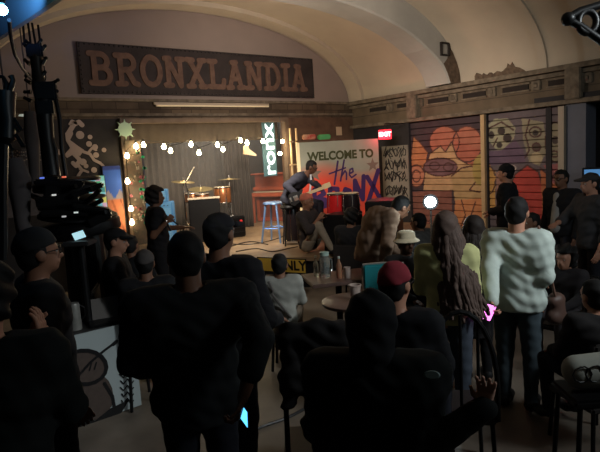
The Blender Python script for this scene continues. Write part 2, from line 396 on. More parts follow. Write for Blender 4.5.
# ---- name board with sawn letters
sg = empty('name_board', (5.31, YB-.06, 3.81), 0, 'long black board reading BRONXLANDIA in sawn wooden letters', 'sign')
w2, h2 = 2.54, .43
MB().box((0, 0, 0), (2*w2, .06, 2*h2)).build('board', mat('charred_board', (56, 48, 46), .8, noise=.4, scale=3), sg)
fm = mat('board_edge_bulbs', (34, 30, 30), .6); fb = MB()
for k in range(60):
    xx = -w2+.04+k*(2*w2-.08)/59
    for zz in (-h2+.03, h2-.03): fb.sph((xx, -.04, zz), .018, 5)
for k in range(10):
    for xx in (-w2+.03, w2-.03): fb.sph((xx, -.04, -h2+.08+k*(2*h2-.16)/9), .018, 5)
tag(fb.build('edge_studs', fm, sg), kind='stuff')
lm = mat('sawn_letter_wood', (104, 80, 68), .85, noise=.35, scale=9)
def arc(cx, cy, rx, ry, a0, a1, n=10): return [(cx+rx*cos(radians(a0+(a1-a0)*k/n)), cy+ry*sin(radians(a0+(a1-a0)*k/n))) for k in range(n+1)]
SL = .12
GL = {
 'B': [[(.15,0),(.15,1)], [(0,0),(.4,0)]+arc(.42,.27,.26,.27,-90,90)+[(.15,.54)], [(0,1),(.38,1)]+arc(.38,.77,.23,.23,90,-90)+[(.15,.54)]],
 'R': [[(.15,0),(.15,1)], [(0,0),(.3,0)], [(0,1),(.4,1)]+arc(.4,.75,.25,.25,90,-90)+[(.15,.5)], [(.38,.5),(.62,.03),(.76,0)]],
 'O': [arc(.38,.5,.34,.5,0,360,24)],
 'N': [[(.12,0),(.12,1),(.62,0),(.62,1)], [(0,0),(.26,0)], [(0,1),(.2,1)], [(.5,1),(.76,1)]],
 'X': [[(.1,0),(.64,1)], [(.1,1),(.64,0)], [(0,0),(.24,0)], [(0,1),(.24,1)], [(.52,0),(.76,0)], [(.52,1),(.76,1)]],
 'L': [[(.15,0),(.15,1)], [(0,1),(.32,1)], [(0,0),(.62,0),(.66,.26)]],
 'A': [[(.1,0),(.38,1),(.64,0)], [(.2,.33),(.55,.33)], [(0,0),(.22,0)], [(.52,0),(.76,0)], [(.24,1),(.44,1)]],
 'D': [[(.15,0),(.15,1)], [(0,0),(.34,0)]+arc(.34,.5,.36,.5,-90,90)+[(0,1)]],
 'I': [[(.16,0),(.16,1)], [(0,0),(.32,0)], [(0,1),(.32,1)]]}
wd = {'I': .32, 'L': .66}
word = 'BRONXLANDIA'; tot = sum(wd.get(c, .76)+.17 for c in word)-.17
sc = (2*w2-.42)/tot; hh = .49; x0 = -w2+.17; M_b = Matrix(((1, 0, 0), (0, 0, -1), (0, 1, 0)))
random.seed(11); lay = 0
for c in word:
    mb = MB()
    for pl in GL[c]:
        pl = [(p[0]*sc, p[1]*hh+random.uniform(-.006, .006)) for p in pl]
        lay += 1; stroke(mb, pl, .098, .03, .058+.0007*(lay % 9), M_b, (x0, 0, -hh/2-.01))
    mb.build('letter', lm, sg); x0 += (wd.get(c, .76)+.17)*sc

# ================================================================== STAGE
wood = mat('stage_boards', (152, 128, 98), .45, rgb2=(122, 98, 74), scale=3, spec=.5)
st = empty('stage', (0, 0, 0), 0, 'low pale wooden stage jutting out from the wall opening', 'stage')
poly = [(9.0, 6.62), (5.18, 6.62), (3.3, 8.95), (3.22, 9.86), (3.42, 9.86), (3.42, 9.9), (3.06, 10.1), (3.06, 13.4), (9.6, 13.4), (9.6, 10.1), (7.0, 9.9), (7.0, 9.86), (9.0, 9.86)]
poly = [(9.0, 6.62), (5.18, 6.62), (3.3, 8.95), (3.22, 9.86), (9.0, 9.86)]
MB().prism(poly, .44, .5).prism([(3.40, 9.86), (7.03, 9.86), (7.03, 10.12), (3.40, 10.12)], .44, .4995).prism([(3.06, 10.1), (9.6, 10.1), (9.6, 13.4), (3.06, 13.4)], .44, .4999).build('deck', wood, st)
MB().prism([(8.95, 6.68), (5.21, 6.68), (3.36, 8.97), (3.28, 9.8), (8.95, 9.8)], .0, .44).build('skirt', black, st)
pl = MB()
for k in range(30):
    pass
# proscenium frame
fpost = mat('frame_wood', (104, 88, 74), .6, noise=.25, scale=6)
pf = empty('proscenium_arch', (0, 0, 0), 0, 'brown timber surround of the stage opening', 'arch')
pf.location = (5.2, YB-.1, .5)
def pfb(c, s, m, n): return MB().box((c[0]-5.2, c[1]-(YB-.1), c[2]-.5), s, bev=.01).build(n, m, pf)
pfb((3.42, YB-.08, 1.72), (.14, .12, 2.43), fpost, 'post'); pfb((7.0, YB-.08, 1.72), (.11, .12, 2.43), fpost, 'post')
pfb((5.2, YB-.08, 2.9), (3.7, .13, .09), fpost, 'crossbeam')
# folded cloth hangings
def drape(name, p0, p1, z0, z1, amp, nf, m, parent=None, lab=None, cat='curtain', thick=.012, cols=None):
    p0 = Vector(p0); p1 = Vector(p1); t = (p1-p0); L = t.length; t.normalize(); n = Vector((-t.y, t.x, 0)); N = nf*8; R_ = 10
    vs = []; fs = []
    rnd = [random.uniform(.6, 1.3) for _ in range(nf+2)]
    for j in range(R_+1):
        z = z0+(z1-z0)*j/R_; g = .6+.4*(1-j/R_)
        for i in range(N+1):
            u = i/N; o = amp*g*sin(2*pi*nf*u + .3*sin(5*u+j*.2))*rnd[int(u*nf)]
            q = p0 + t*L*u + n*o; vs.append((q.x, q.y, z))
    for j in range(R_):
        for i in range(N): a = j*(N+1)+i; fs.append((a, a+1, a+N+2, a+N+1))
    ob = link(name, vs, fs, m, parent, True)
    md = ob.modifiers.new('t', 'SOLIDIFY'); md.thickness = thick
    if lab: tag(ob, lab, cat)
    return ob
cur = mat('grey_brown_velvet', (112, 100, 88), .9, noise=.25, scale=12)
drape('stage_curtain', (3.3, 12.95, 0), (7.35, 12.95, 0), .51, 3.02, .05, 26, cur, lab='long grey brown curtain hanging behind the drums')
drape('stage_curtain', (6.2, 11.2, 0), (6.75, 11.0, 0), .51, 2.9, .045, 6, mat('black_velvet', (66, 58, 52), .9), lab='narrow near-black curtain leg beside the vertical blue banner')
drape('stage_curtain', (3.62, 10.6, 0), (4.15, 10.9, 0), .51, 2.9, .045, 6, mat('navy_velvet', (46, 44, 58), .9), lab='dark bluish curtain leg at the left end of the stage')
drape('valance', (3.5, YB+.16, 0), (6.95, YB+.16, 0), 2.50, 2.9, .012, 18, mat('valance_cloth', (66, 58, 50), .9, noise=.2), lab='short brown valance across the top of the stage opening', cat='valance')

# radiating badge on the valance corner
sb = ony(125, 129.5, YB-.17); bd = empty('sunburst_badge', sb, 0, 'pale green round badge with short rays on the frame corner', 'badge')
ring = []
for k in range(48):
    r = .125 if k % 6 else .185
    ring.append((r*cos(2*pi*k/48), r*sin(2*pi*k/48)))
MB().prism(ring, 0, .02, M_b).build('disc', mat('pale_green_paint', (170, 200, 172), .6), bd)

# garland of ornaments up the left post
gl = empty('garland', (3.56, YB-.2, .6), 0, 'garland of green and pink tinsel down the left post', 'garland')
random.seed(2)
for nm, cc, cnt in (('green_tinsel', (40, 170, 120), 26), ('pink_tinsel', (190, 110, 120), 24), ('white_tinsel', (190, 178, 160), 30)):
    mb = MB()
    for k in range(cnt):
        z = random.uniform(.3, 1.8); a = Vector((random.uniform(-.16, .12), random.uniform(-.05, .05), z))
        if nm[0] == 'g': a.x = random.uniform(.02, .14)
        r = random.uniform(.02, .045)
        for q in range(3):
            th = random.uniform(0, 2*pi); mb.prism([(r*.3*cos(th+s*pi/2)*(3 if s % 2 else 1), r*.8*sin(th+s*pi/2)) for s in range(4)], -.004, .004, M_b, a)
    mb.build(nm, mat(nm, cc, .4), gl)
MB().box((0-.03, .03, 1.0), (.28, .02, 1.9)).build('backing_strip', mat('garland_backing', (84, 66, 54), .8, rgb2=(58, 56, 46), scale=18), gl)

# string of globe bulbs
sl = empty('string_lights', (5.2, YB-.25, 2.5), 0, 'string of glowing warm globe bulbs around the stage opening', 'string lights')
bm_ = mat('bulb_glow', (255, 236, 200), .3, emit=(255, 226, 170), es=60)
bp = [(132,222),(131,208.5),(127.5,181),(127,155.5),(136,146),(143.5,144.5),(164,146.5),(170.5,150.5),(191,144),(199,152.5),(217.5,144.5),(223,149),(240.5,140),(247,142.5),(263,141)]
B = [ony(a, b, YB-.27) for a, b in bp]; Bo = sl.location
for p in B:
    q = p-Bo
    bl = MB().lathe([(.004, .055), (.018, .048), (.02, .03), (.032, .012), (.04, -.01), (.034, -.034), (.014, -.05), (.001, -.054)], q, 14).build('bulb', bm_, sl, True)
    MB().lathe([(.016, .0), (.018, .04), (.01, .05)], q+Vector((0, 0, .05)), 10).build('socket', blackpaint, bl)
cb = MB(); 
for a, b in zip(B, B[1:]):
    a = a-Bo+Vector((0, 0, .09)); b = b-Bo+Vector((0, 0, .09)); m_ = (a+b)/2-Vector((0, 0, .04*(b-a).length)); cb.tube([a, m_, b], .006, 5)
cb.build('cable', blackpaint, sl)
sl2 = empty('string_lights', ony(282, 141, YB-.2), 0, 'pair of warm bulbs hanging beside the right stage post', 'string lights')
for a, b in ((282.5, 141.5), (280, 153.5)):
    q = ony(a, b, YB-.2)-sl2.location
    MB().sph(q, .042, 8).build('bulb', bm_, sl2, True)
MB().tube([(0, .03, .52), (0, 0, .05)], .006, 5).build('cable', blackpaint, sl2)
for k, (x, z) in enumerate(((3.9, 2.2), (5.0, 2.3), (6.1, 2.3), (6.85, 2.25), (3.5, 1.6))):
    o = lamp('bulb_glow_light', 'POINT', (0, 0, 0), 10, (1, .80, .52), .25); o.parent = sl; o.location = Vector((x, YB-.30, z))-Bo

# pale pointed slipper dangling from the string
sp = ony(248.5, 151, YB-.25); so = empty('hanging_slipper', sp, 0, 'pale cloth slipper dangling from the string of bulbs', 'slipper')
MB().prism([(-.1, .1), (-.02, .13), (.0, .04), (.1, -.03), (.17, -.08), (.15, -.11), (0, -.08), (-.11, -.06)], -.03, .03, M_b).build('slipper_body', mat('pale_felt', (220, 196, 160), .8), so)
MB().tube([(-.04, 0, .1), (-.04, 0, .3)], .003, 5).build('string', blackpaint, so)

# vertical banner with rotated lettering
vb = at(269, 149, 11.9); vbn = empty('vertical_banner', vb, -radians(12), 'tall narrow teal banner with glowing white letters set sideways above the piano', 'banner')
hh_ = 27*11.9/F; ww_ = 7.2*11.9/F
MB().box((0, 0, 0), (2*ww_, .015, 2*hh_)).build('cloth', mat('teal_banner', (66, 96, 104), .7, noise=.25, scale=6, emit=(70, 110, 120), es=.10), vbn)
text_mesh('lettering', 'ronx', .385, mat('white_glow_letters', (235, 255, 255), .5, emit=(225, 250, 255), es=1.6), vbn, Matrix.Translation((0, -.013, -.02)) @ M_b.to_4x4() @ Matrix.Rotation(radians(90), 4, 'Z'), .006, .006, 1.50)
hk = MB()
for sx in (-.26, .02): hk.prism([(sx-.04, hh_-.16), (sx-.09, hh_-.02), (sx, hh_+.10), (sx+.05, hh_), (sx+.02, hh_-.12)], -.02, -.014, M_b)
hk.build('leaf_hooks', mat('silver_leaf', (150, 165, 165), .3, .7), vbn)

# open shelf frame right of the post
sf = empty('shelf_frame', (7.1, YB-.28, .5), 0, 'thin pale wooden shelf frame between the stage post and the welcome board', 'shelf')
M7 = mat('pale_batten', (200, 172, 130), .6)
for xx in (-.13, .03): MB().box((xx, 0, 1.2), (.03, .03, 2.0)).build('upright', M7, sf)
MB().box((.10, -.02, 1.42), (.58, .05, .03)).build('rail', M7, sf)
MB().box((.12, .06, 1.2), (.5, .08, .42)).build('backboard', mat('brown_box', (104, 78, 58), .8), sf)

# ---- welcome board
L = onz(298.5, 140.7, 2.40); Rr = onz(377.5, 136.7, 2.40); U = (Rr-L); wl = U.length; U.normalize(); N_ = Vector((U.y, -U.x, 0))
ang = atan2(U.y, U.x); hb = 1.62
wb = empty('welcome_board', ((L+Rr)/2) - Vector((0, 0, 2.40-.74)), ang, 'big painted board reading WELCOME TO the BRONX behind the congas', 'board')
def wcol(u, v, p):
    top = np.array((132, 132, 116.)); red = np.array((196, 66, 46.)); mid = np.array((186, 120, 96.))
    w = max(0, min(1, (.70+.08*sin(u*6)-v)/.26)); c = top*(1-w)+red*w
    return tuple(c)
painted_grid('panel', lambda u, v: ((u-.5)*wl, -.021, v*hb), wcol, 60, 60, mat('board_paint', (150, 140, 120), .6, attr='paint', noise=.12, scale=3), wb)
MB().box((0, 0, hb/2), (wl, .04, hb)).build('backing', brownwall, wb)
for xx in (-wl*.38, wl*.38): MB().box((xx, .03, .0), (.06, .04, .50)).build('leg', brownwall, wb)
MB().box((-wl/2-.03, -.01, hb/2-.02), (.06, .07, hb+.04), bev=.006).build('edge_batten', mat('cream_batten', (226, 204, 160), .6), wb)
Mw = Matrix.Translation((.02, -.026, hb-.30)) @ M_b.to_4x4()
text_mesh('welcome_lettering', 'WELCOME TO', .235, mat('olive_paint', (52, 54, 26), .7), wb, Mw, .006, .009, .94)
scr = MB(); PUR2 = mat('purple_paint', (54, 30, 74), .6)
def sw(mb, pts, w): stroke(mb, [(p[0], p[1]) for p in pts], w, .024, .030, M_b, (0, 0, 0))
# "the" script, coordinates in metres on the board (x from centre, z from foot)
sw(scr, [(-.16, .74), (-.06, 1.20)], .04); sw(scr, [(-.26, .96), (.10, 1.06)], .03)
sw(scr, [(-.02, .80), (.08, 1.22)], .035); sw(scr, [(.01, .90), (.09, 1.0), (.12, .95), (.11, .82)], .035)
sw(scr, [(.18, .93), (.27, .97), (.26, 1.04), (.20, 1.02), (.18, .91), (.23, .85), (.33, .91)], .032)
scr.build('the_script', PUR2, wb)
brx = MB()
bx = [[[(-.62,.25),(-.60,.66)], [(-.60,.66),(-.44,.66),(-.40,.56),(-.56,.48)], [(-.56,.48),(-.38,.44),(-.36,.32),(-.60,.25)]],
      [[(-.28,.24),(-.26,.66)], [(-.26,.66),(-.10,.64),(-.10,.52),(-.24,.46)], [(-.20,.46),(-.06,.26)]],
      [[(.05,.30),(.01,.48),(.08,.62),(.17,.58),(.19,.40),(.13,.27),(.05,.30)]],
      [[(.28,.26),(.30,.78),(.46,.38),(.50,.86)]],
      [[(.58,.32),(.84,.96)], [(.58,.84),(.84,.40)]]]
for L_ in bx:
    for s_ in L_: sw(brx, s_, .095)
brx.build('graffiti_lettering', PUR2, wb)
for cx, cz, r in ((-.58, .98, .17), (.72, 1.08, .15), (.02, 1.02, .0)):
    if r: MB().prism([(cx+(r if k % 2 == 0 else r*.42)*sin(pi*k/5), cz+(r if k % 2 == 0 else r*.42)*cos(pi*k/5)) for k in range(10)], .0215, .0235, M_b).build('painted_star', mat('star_paint', (104, 88, 76), .7), wb)
# folded flags above the board
for a, b, cc, lab in ((309, 137, (150, 44, 40), 'red and cream'), (324, 137, (60, 140, 84), 'green')):
    p = at(a, b, 12.0); o = MB().box((0, 0, 0), (.30 if a < 315 else .28, .12, .11), bev=.02).build('storage_box', mat('box_'+lab[:3], cc, .7, rgb2=(170, 140, 110) if a < 315 else (80, 150, 90), scale=9), loc=p)
    tag(o, lab+' small box on the ledge above the welcome board', 'box'); o.rotation_euler.z = ang
lg = MB().box((0, 0, 0), (1.7, .16, .03)).build('ledge', brownwall, loc=at(322, 140.5, 12.02)); lg.rotation_euler.z = 0; tag(lg, 'narrow brown ledge above the welcome board', 'shelf')
po = ony(339, 131, YB-.02); o = MB().box((0, 0, 0), (.17, .01, .20)).build('notice', mat('pale_paper', (186, 160, 130), .8), loc=po); tag(o, 'small pale notice pinned to the brick band above the welcome board', 'notice')

# ---- back wall graffiti and posters (left)
gw = MB(); gm = mat('grey_wall_paint', (158, 142, 134), .8)
def wpts(pl): return [((p.x), (p.z)) for p in (ony(a, b, YB-.005) for a, b in pl)]
def wst(pl, w): stroke(gw, wpts(pl), w, .004, .012, M_b, (0, YB, 0))
def wpoly(pl): gw.prism(wpts(pl), .004, .014, M_b, (0, YB, 0))
wpoly([(65,133),(72,129),(73,134),(70,140),(78,146),(84,150),(80,156),(74,154),(67,158),(64,155),(70,148),(66,141)])
wst([(68,134),(74,124),(79,122),(82,125)], .08); wst([(70,124),(72,121),(76,123)], .05); wst([(77,147),(84,152),(90,154),(94,160),(100,163),(104,167)], .05)
wst([(88,153),(92,148),(96,150)], .04); wst([(74,154),(80,160),(76,166),(73,163)], .07); wst([(78,165),(82,170),(78,176)], .05); wst([(80,169),(88,172)], .04)
for a, b, r in ((80,135,.07),(89,144,.05),(95,147,.05),(83,162,.06),(96,155,.05),(94,170,.05),(86,166,.04),(104,150,.04),(90,137,.04),(60,152,.05),(50,150,.05)):
    q = wpts([(a, b)])[0]; gw.prism([(q[0]+r*cos(k*pi/6), q[1]+r*sin(k*pi/6)) for k in range(12)], .004, .012, M_b, (0, YB, 0))
tag(gw.build('mural_figure', gm), 'pale painted figure with splashes on the dark wall left of the stage', 'mural')
def poster(nm, quad, colf, lab, off=.03, n=24, es=0, cat='poster'):
    P = [ony(a, b, YB-off) for a, b in quad]; c = sum(P, Vector())/4
    w = ((P[1]-P[0]).length+(P[2]-P[3]).length)/2; h = ((P[3]-P[0]).length+(P[2]-P[1]).length)/2
    r = empty(nm, c, 0, lab, cat)
    painted_grid('artwork', lambda u, v: ((u-.5)*w, -.012, (v-.5)*h), colf, n, n*2, mat(nm+'_art', (120,120,120), .7, attr='paint', noise=.1, scale=5, **(dict(emit=(255,255,255), es=es) if es else {})), r)
    MB().box((0, 0, 0), (w+.02, .02, h+.02)).build('frame', blackpaint, r); return r
def c1(u, v, p):
    if v > .62+.05*sin(u*9): return (44, 86, 178) if v < .95 else (30, 50, 120)
    if v > .56: return (140, 130, 140)
    return (188, 112, 78) if (u+v*1.3) % .5 > .1 else (150, 84, 60)
poster('tall_painting', [(105,166),(122.5,166),(124,240),(107,240)], c1, 'tall blue and orange painting on the wall left of the stage post', .03)
def c2(u, v, p):
    k = int(u*4)+int(v*7)*3
    return [(120, 190, 190), (70, 170, 130), (190, 160, 200), (200, 200, 110), (110, 190, 215), (60, 130, 140), (150, 205, 205)][k*5 % 7]
poster('lit_screen', [(88,176),(105,176),(107,214),(90,214)], c2, 'bright teal multicoloured screen on the wall left of the blue painting', .10, 20, .35, 'screen')
# ================================================================== FIGURES (one smooth surface grown from tapered limbs)
def sdf_eval(prims, P, k):
    D = None
    for pr in prims:
        if pr[0] == 'c':
            _, a, b, ra, rb = pr; a = np.array(a); ab = np.array(b)-a; L = float(ab@ab)+1e-9
            t = np.clip(((P-a)@ab)/L, 0, 1); d = np.linalg.norm(P-a-t[:, None]*ab, axis=1)-(ra+(rb-ra)*t)
        else:   # ellipsoid in frame
            _, c, Rm, r = pr; q = ((P-np.array(c))@np.array(Rm).T)/np.array(r); n = np.linalg.norm(q, axis=1)
            d = (n-1)*min(r)
        if D is None: D = d
        else: h = np.clip(.5+.5*(D-d)/k, 0, 1); D = D*(1-h)+d*h-k*h*(1-h)
    return D
CORN = np.array([[i, j, l] for i in (0, 1) for j in (0, 1) for l in (0, 1)])
def surf(prims, vox, k=.03, cut=None, wob=0, pad=.03, seed=0):
    lo = np.full(3, 9e9); hi = -lo
    for pr in prims:
        if pr[0] == 'c':
            for q, r in ((pr[1], pr[3]), (pr[2], pr[4])): lo = np.minimum(lo, np.array(q)-r); hi = np.maximum(hi, np.array(q)+r)
        else: lo = np.minimum(lo, np.array(pr[1])-max(pr[3])); hi = np.maximum(hi, np.array(pr[1])+max(pr[3]))
    lo -= pad; hi += pad; n = np.ceil((hi-lo)/vox).astype(int)+1
    g = np.stack(np.meshgrid(*[lo[i]+np.arange(n[i])*vox for i in range(3)], indexing='ij'), -1); P = g.reshape(-1, 3)
    D = sdf_eval(prims, P, k)
    if wob: D = D + wob*(np.sin(P[:, 2]*72+seed+5*np.sin(P[:, 0]*11)+3*np.sin(P[:, 1]*13))+.6*np.sin(P[:, 0]*62+P[:, 1]*49+P[:, 2]*27+seed))
    if cut is not None: D = np.maximum(D, cut(P))
    D = D.reshape(n); ins = D < 0
    cs = [D[i:n[0]-1+i, j:n[1]-1+j, l:n[2]-1+l] for i, j, l in CORN]; cb = np.stack(cs, -1); sgn = cb < 0
    act = sgn.any(-1) & ~sgn.all(-1); idx = np.full(act.shape, -1); ids = np.argwhere(act); idx[act] = np.arange(len(ids))
    cv = cb[act]; acc = np.zeros((len(ids), 3)); cnt = np.zeros(len(ids))
    for a in range(8):
        for b in range(a+1, 8):
            if abs(CORN[a]-CORN[b]).sum() != 1: continue
            m = (cv[:, a] < 0) != (cv[:, b] < 0); t = cv[m, a]/(cv[m, a]-cv[m, b])
            acc[m] += CORN[a]+t[:, None]*(CORN[b]-CORN[a]); cnt[m] += 1
    V = lo+(ids+acc/cnt[:, None])*vox; Fs = []
    for ax in range(3):
        o1, o2 = [(1, 2), (2, 0), (0, 1)][ax]
        sl0 = [slice(1, n[i]-1) for i in range(3)]; sl0[ax] = slice(0, n[ax]-1); sl1 = list(sl0); sl1[ax] = slice(1, n[ax])
        a = ins[tuple(sl0)]; b = ins[tuple(sl1)]; e = np.argwhere(a != b)
        if not len(e): continue
        fl = a[tuple(e.T)]; e = e+np.array([0 if i == ax else 1 for i in range(3)])
        q = []
        for s1, s2 in ((1, 1), (0, 1), (0, 0), (1, 0)):
            c = e.copy(); c[:, o1] -= s1; c[:, o2] -= s2; q.append(idx[tuple(c.T)])
        q = np.stack(q, 1); q[~fl] = q[~fl][:, ::-1]; Fs.append(q)
    return V, np.concatenate(Fs)
def smesh(name, parts, m, parent):
    vs = []; fs = []
    for V, Q in parts: fs += (Q+len(vs)).tolist(); vs += V.tolist()
    return link(name, vs, fs, m, parent, True)
def nrm(v): v = np.array(v, float); return v/(np.linalg.norm(v)+1e-9)
def hand(wr, d, palm, side, curl=.35, s=1.0, spread=.06):
    """wr wrist, d hand direction, palm = direction the palm faces; side +1 when the thumb leaves along d x palm"""
    wr = np.array(wr, float); d = nrm(d); n = nrm(np.array(palm)-np.dot(palm, d)*d); t = np.cross(d, n)*side; P = []
    K = [wr+s*(d*.085+t*x) for x in (.030, .010, -.010, -.029)]
    for i, kq in enumerate(K): P.append(('c', wr+s*t*(.016-.011*i), kq, .015*s, .0115*s))
    P.append(('c', wr+s*(d*.03+t*.01), wr+s*(d*.06-t*.012), .017*s, .016*s))
    for i, (kq, ln) in enumerate(zip(K, (.072, .080, .074, .058))):
        a = kq; dd = nrm(d+t*spread*(1.5-i)); ln *= s
        for sg, fr, r in ((0, .45, .0095), (1, .32, .0085), (2, .25, .0075)):
            th = curl*(.6+sg*.8); v = dd*cos(th)+n*sin(th); b = a+v*ln*fr; P.append(('c', a, b, r*s, (r-.0008)*s)); a = b
    a = wr+s*(d*.025+t*.022); b = a+s*(d*.03+t*.03+n*.008); c = b+s*(d*.034+t*.012+n*.012*(1+curl))
    P += [('c', a, b, .014*s, .011*s), ('c', b, c, .0105*s, .0085*s)]
    return P

SKINS = {'dark': (88, 58, 44), 'brown': (122, 84, 64), 'tan': (176, 126, 102), 'light': (205, 158, 138)}
def person(px, py, d, face=0, pose='stand', lab='', group=None, skin='brown', hair=('short', (20, 17, 16)), hat=None, top=None, top_c=(40, 38, 40), sleeve=1.0,
           bot_c=(34, 35, 42), coat=0, J=None, lean=0, vox=.02, seat=.46, zfoot=0, h=None, headdir=None, headpos=None, handpose=None, open_front=None, drift=0, fine=True, glasses=False, extra=None, lift=0, wide=1.0):
    p = at(px, py, d); a = PSI + atan2(px-300, F)*.9 + radians(face)
    topz = p.z - zfoot
    if h is None: h = topz if pose == 'stand' else (topz-seat)/.515 if pose == 'sit' else (topz-.02)/.50
    sc_ = h
    root = empty('person', (p.x, p.y, zfoot), -a, lab, 'person', group)
    # default joints in units of height, local x = right, y = forward, z = up
    j = dict(pel=(0, 0, .53), waist=(0, .005, .62), chest=(0, .0, .735), neck=(0, -.005, .835), head=(0, .012, .925),
             shL=(-.112, 0, .805), shR=(.112, 0, .805), elL=(-.145, -.02, .635), elR=(.145, -.02, .635), wrL=(-.150, .045, .49), wrR=(.150, .045, .49),
             hiL=(-.052, 0, .51), hiR=(.052, 0, .51), knL=(-.058, .012, .28), knR=(.058, .012, .28), anL=(-.06, -.01, .045), anR=(.06, -.01, .045))
    j = {k: np.array(v)*sc_ for k, v in j.items()}
    if pose in ('sit', 'floor'):
        sh = (seat if pose == 'sit' else 0)+.075*h
        dz = sh - .53*h
        for k in ('pel', 'waist', 'chest', 'neck', 'head', 'shL', 'shR', 'elL', 'elR', 'wrL', 'wrR'): j[k] = j[k]+(0, 0, dz)
        for s, q in ((-1, 'L'), (1, 'R')):
            j['hi'+q] = np.array((s*.055*h, .02, sh-.005*h)); 
            if pose == 'sit':
                j['kn'+q] = np.array((s*.085*h, .25*h, sh)); j['an'+q] = np.array((s*.08*h, .24*h, max(.045*h, sh-.27*h)))
                j['el'+q] = j['sh'+q]+np.array((s*.03, .06, -.155))*h; j['wr'+q] = np.array((s*.08*h, .20*h, sh+.065*h))
            else:
                j['kn'+q] = np.array((s*.09*h, .16*h, .26*h)); j['an'+q] = np.array((s*.07*h, .27*h, .045*h))
                j['el'+q] = j['sh'+q]+np.array((s*.05, .10, -.13))*h; j['wr'+q] = j['kn'+q]+np.array((-s*.03, -.01, .06))*h
    if lean:
        c, s_ = cos(radians(lean)), sin(radians(lean)); pv = j['pel'].copy()
        for k in ('waist', 'chest', 'neck', 'head', 'shL', 'shR', 'elL', 'elR', 'wrL', 'wrR'):
            q = j[k]-pv; j[k] = pv+np.array((q[0], q[1]*c+q[2]*s_, q[2]*c-q[1]*s_))
    if J:
        for k, v in J.items(): j[k] = np.array(v)*sc_
    hd = nrm(headdir if headdir is not None else (0, 1, 0)); up = nrm(j['head']-j['neck']); up = nrm(up*.6+np.array((0, 0, .5)))
    rt = nrm(np.cross(hd, up)); up = np.cross(rt, hd); Rm = np.array([rt, hd, up]); hc = j['head']; r = .062*h*(1.0 if h > 1.3 else 1.1)
    r = min(max(r, .098), .112)
    def hp(x, y, z): return hc+rt*x*r+hd*y*r+up*z*r
    headp = [('e', hp(0, -.08, .22), Rm, (.74*r, .93*r, .86*r)), ('e', hp(0, .10, -.32), Rm, (.60*r, .72*r, .80*r)), ('c', hp(0, .55, -.78), hp(0, .52, -.82), .26*r, .22*r),
             ('c', hp(0, .80, .02), hp(0, .98, -.30), .09*r, .15*r), ('c', hp(-.14, .80, -.56), hp(.14, .80, -.56), .09*r, .09*r), ('c', hp(-.3, .74, .17), hp(.3, .74, .17), .12*r, .12*r),
             ('e', hp(-.76, -.02, -.10), Rm, (.10*r, .20*r, .28*r)), ('e', hp(.76, -.02, -.10), Rm, (.10*r, .20*r, .28*r))]
    nb = ('c', j['neck']-np.array((0, 0, .02*h)), hp(0, -.12, -.35), .036*h, .034*h)
    hipw = .045*h
    X = nrm(j['shR']-j['shL'])
    def cross(c, w, ra): return ('c', c-X*w*wide, c+X*w*wide, ra, ra)
    torso = [cross(j['pel'], .040*h, .060*h), cross(j['waist'], .036*h, .056*h), cross(j['chest'], .052*h, .064*h), cross((j['chest']+j['neck'])*.5, .055*h, .052*h),
             ('c', j['waist'], j['chest'], .06*h, .066*h), ('c', j['pel'], j['waist'], .064*h, .058*h), ('c', j['shL'], j['shR'], .033*h, .033*h)]
    def arm(q, s=0, upto=1.0):
        A_, E_, W_ = j['sh'+q], j['el'+q], j['wr'+q]; out = [('c', A_, E_, .031*h+s, .025*h+s)]
        out.append(('c', E_, E_+(W_-E_)*upto, .025*h+s, (.025-.009*upto)*h+s)); return out
    def leg(q, s=0):
        return [('c', j['hi'+q], j['kn'+q], .052*h+s, .034*h+s), ('c', j['kn'+q], j['an'+q], .033*h+s, .021*h+s)]
    def foot(q, s=0):
        fd = np.array((0, 1., 0)); A_ = j['an'+q]; z = A_[2]*.5
        return [('c', A_+np.array((0, -.015*h, -z*.4)), A_+fd*.05*h+np.array((0, 0, -z*.8)), .024*h+s, .023*h+s), ('c', A_+fd*.045*h+np.array((0, 0, -z*.85)), A_+fd*.10*h+np.array((0, 0, -z*.95)), .025*h+s, .020*h+s)]
    body = torso+arm('L')+arm('R')+leg('L')+leg('R')+foot('L')+foot('R')+[nb]
    sm = mat('skin_'+skin, SKINS[skin], .55, spec=.35)
    parts = [surf(body, vox, .022), surf(headp+[nb], .0075 if fine else .012, .018)]
    hpz = handpose or {}
    for q, sd in (('L', 1), ('R', -1)):
        W_ = j['wr'+q]; dr = nrm(W_-j['el'+q]); o = hpz.get(q, {})
        dd = o.get('dir', dr); pn = o.get('palm', (1 if q == 'L' else -1, 0, 0) if abs(dr[2]) > .6 else (0, 0, -1))
        sdx = sd if 'side' not in o else o['side']
        parts.append(surf(hand(W_, dd, pn, sdx, o.get('curl', .35), .95*h/1.75 if h > 1.2 else .8, o.get('spread', .06)), .0055 if fine else .009, .006, pad=.015))
    smesh('body', parts, sm, root)
    # clothes
    tn = top or 'shirt'; th = .017 if not coat else .024
    tp = [(t[0], t[1], t[2], t[3]+th, t[4]+th) for t in torso]
    for q in 'LR': tp += arm(q, th, sleeve) if sleeve > 0 else [('c', j['sh'+q], j['sh'+q]+(j['el'+q]-j['sh'+q])*.55, .033*h+th, .032*h+th)]
    if coat: tp += [('c', j['pel'], j['pel']-nrm(j['chest']-j['pel'])*coat, .075*h, .085*h)]
    ncut = j['neck']; upv = nrm(j['neck']-j['chest'])
    hem = j['pel']; hv = -nrm(j['waist']-j['pel']); hemd = (.035*h if not coat else coat+.03)
    def tcut(P): return np.maximum(np.maximum((P-ncut)@upv-.018*h, ((P-hem)@hv)-hemd if True else -1), (.048*h)-np.linalg.norm(P-(ncut+upv*.03*h), axis=1))
    def tcut2(P):   # the hem only trims near the trunk, not hanging sleeves
        d = tcut(P); return d
